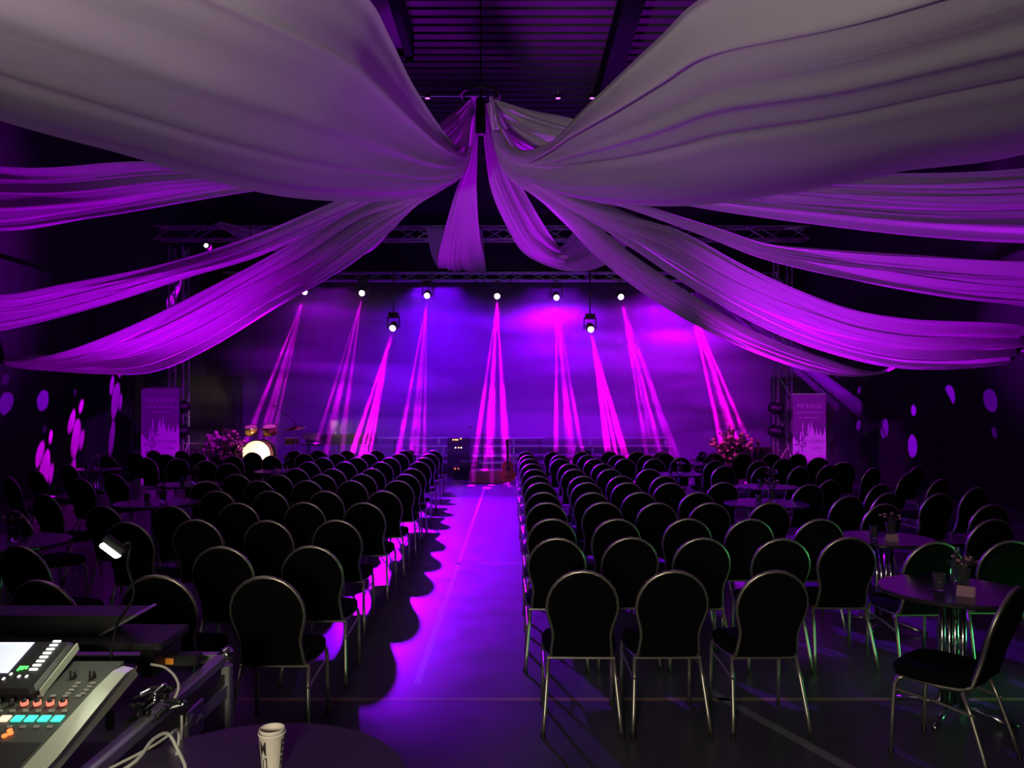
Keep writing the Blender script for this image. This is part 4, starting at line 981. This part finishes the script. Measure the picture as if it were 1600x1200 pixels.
for i in range(7):
    x = -.098 - i * .0375
    btn(x, .655, .028, .026, mat('cyan_key', (.1, .9, .8), .4, emit=(.04, .80, .62), es=.9) if i < 4 else mat('peach_key', (1, .8, .65), .4, emit=(1, .62, .45), es=1.0), 'lit_button')
    kn = MB().lathe([(.0075, 0), (.008, .002), (.007, .018), (0, .019)], 14, TL @ Matrix.Translation((x - .008, .735, .001))).build('rotary_knob', M_blackplastic, t, True)
    if i < 4: MB().lathe([(.009, .002), (.0105, .002), (.0105, .012), (.009, .012)], 16, TL @ Matrix.Translation((x - .008, .735, .001))).build('knob_ring', mat('red_ring', (1, .3, .25), .4, emit=(1, .16, .10), es=1.1), kn)
    for yy in (.628, .70, .772): btn(x + .006, yy, .016, .008, M_btn)
for i in range(2):
    for j in range(4): btn(-.085 - i * .045, .785 + .018 * j, .016, .007, M_btn)
    MB().lathe([(.010, 0), (.011, .004), (.008, .024), (0, .025)], 14, TL @ Matrix.Translation((-.095 - i * .06, .875, .001))).build('rotary_knob', M_blackplastic, t, True)
for i in range(3): MB().lathe([(.007, 0), (.007, .005), (0, .007)], 10, TL @ Matrix.Translation((-.185 + .009 * (i % 2), .592 + .011 * i, .001))).build('status_light', mat('red_glow', (1, .1, .05), .4, emit=(1, .16, .03), es=2.2), t)
MB().box(-.45, -.07, .2, .565, -.001, .003, TL, bev=.0008).build('wrist_pad', M_blackplastic, t)
for i in range(4):
    MB().box(-.29 - i * .0375, -.286 - i * .0375, .68, .785, .0002, .0012, TL).build('fader_slot', M_blackplastic, t); btn(-.297 - i * .0375, .70 + .015 * i, .018, .022, M_btn, 'fader_cap', .012)
# gooseneck lamp
t = thing('gooseneck_lamp', 'small gooseneck desk lamp with a bright white bar', 'lamp', (-1.36, 2.60, .72))
tip = at(180, 858, 2.45) - V((-1.36, 2.60, .72))
MB().tube(crom([(0, 0, .05), (0, 0, .2), (.02, .0, .34), (.10, -.04, .46), (.10, -.08, .56), tip + V((.045, 0, .02)), tip + V((.02, 0, .01))], 40), .005, 6).build('gooseneck', M_blackmetal, t, True)
MB().lathe([(.012, 0), (.015, .01), (.012, .06)], 12).build('socket', M_blackmetal, t)
dd = V((.74, 0, -.55)).normalized(); e = V((0, 1, 0)); g = dd.cross(e)
Mh = Matrix(((dd.x, e.x, g.x, tip.x - .03), (dd.y, e.y, g.y, tip.y), (dd.z, e.z, g.z, tip.z + .02), (0, 0, 0, 1)))
MB().box(-.012, .07, -.014, .014, .0, .026, Mh, bev=.004).build('lamp_head', M_blackmetal, t)
MB().box(-.005, .062, -.022, .010, -.014, .0, Mh, bev=.003).build('light_bar', mat('led_bar', (1, 1, 1), .3, emit=(.95, 1.0, .88), es=9), t)
lp = t.location + tip
o = area('gooseneck_light', (lp.x, lp.y - .02, lp.z - .03), (-1.55, 2.0, .85), .06, .02, (.93, 1, .70), 1.1, 150)
# cables and plugs beside the desk
def cable(name, pts, r, label, m=M_cable):
    o = MB().tube(crom(pts, 40), r, 7).build(name, m, smooth=True); return tag(o, label, 'cable', 'cables at the mixing desk')
cable('cable', [at(236, 1038, 2.62), at(258, 1043, 2.6), at(274, 1058, 2.58), at(279, 1075, 2.56), (-1.14, 2.55, .80)], .0045, 'pale cable arching down onto the case rim')
cable('cable', [(-1.22, 1.72, .84), at(205, 1195, 1.95), at(240, 1155, 2.05), at(262, 1146, 2.1), at(278, 1172, 2.1), at(290, 1215, 2.05), (-1.02, 1.98, .55), (-1.05, 1.9, .3)], .005, 'thick pale cable looping over the case edge')
cable('cable', [(-1.20, 1.80, .83), at(240, 1165, 2.12), at(262, 1150, 2.15), at(278, 1141, 2.2), at(279, 1160, 2.2), at(276, 1180, 2.18)], .004, 'thin pale cable behind the thicker loop')
cable('cable', [at(284, 1118, 2.5), at(284, 1140, 2.5), at(282, 1165, 2.45), (-1.05, 2.42, .5)], .0045, 'short pale cable hanging down the case side')
r0 = random.Random(3)
for i in range(12):
    u, v = 262 + r0.uniform(-30, 42), 1095 + r0.uniform(-22, 26); Y = 2.52 + r0.uniform(-.08, .08)
    p = at(u, v, Y); p.z = max(p.z, .815); p.x = -1.16 - r0.uniform(-.06, .07)
    t = thing('cable_plug', 'small %s metal plug in the cable cluster on the case rim' % ('shiny' if i % 3 == 0 else 'black'), 'plug', p, 0, 'metal plugs in the cluster on the case rim')
    Mx = Matrix.Rotation(r0.uniform(0, 3), 4, 'Z') @ Matrix.Rotation(R(80 + r0.uniform(-30, 30)), 4, 'X')
    MB().lathe([(.006, -.03), (.009, -.028), (.009, .01), (.011, .012), (.011, .025), (.008, .027)], 10, Mx).build('sleeve', M_blackmetal if i % 3 else M_chrome, t, True)
    MB().lathe([(.004, -.055), (.005, -.03)], 8, Mx).build('boot', M_blackplastic, t)
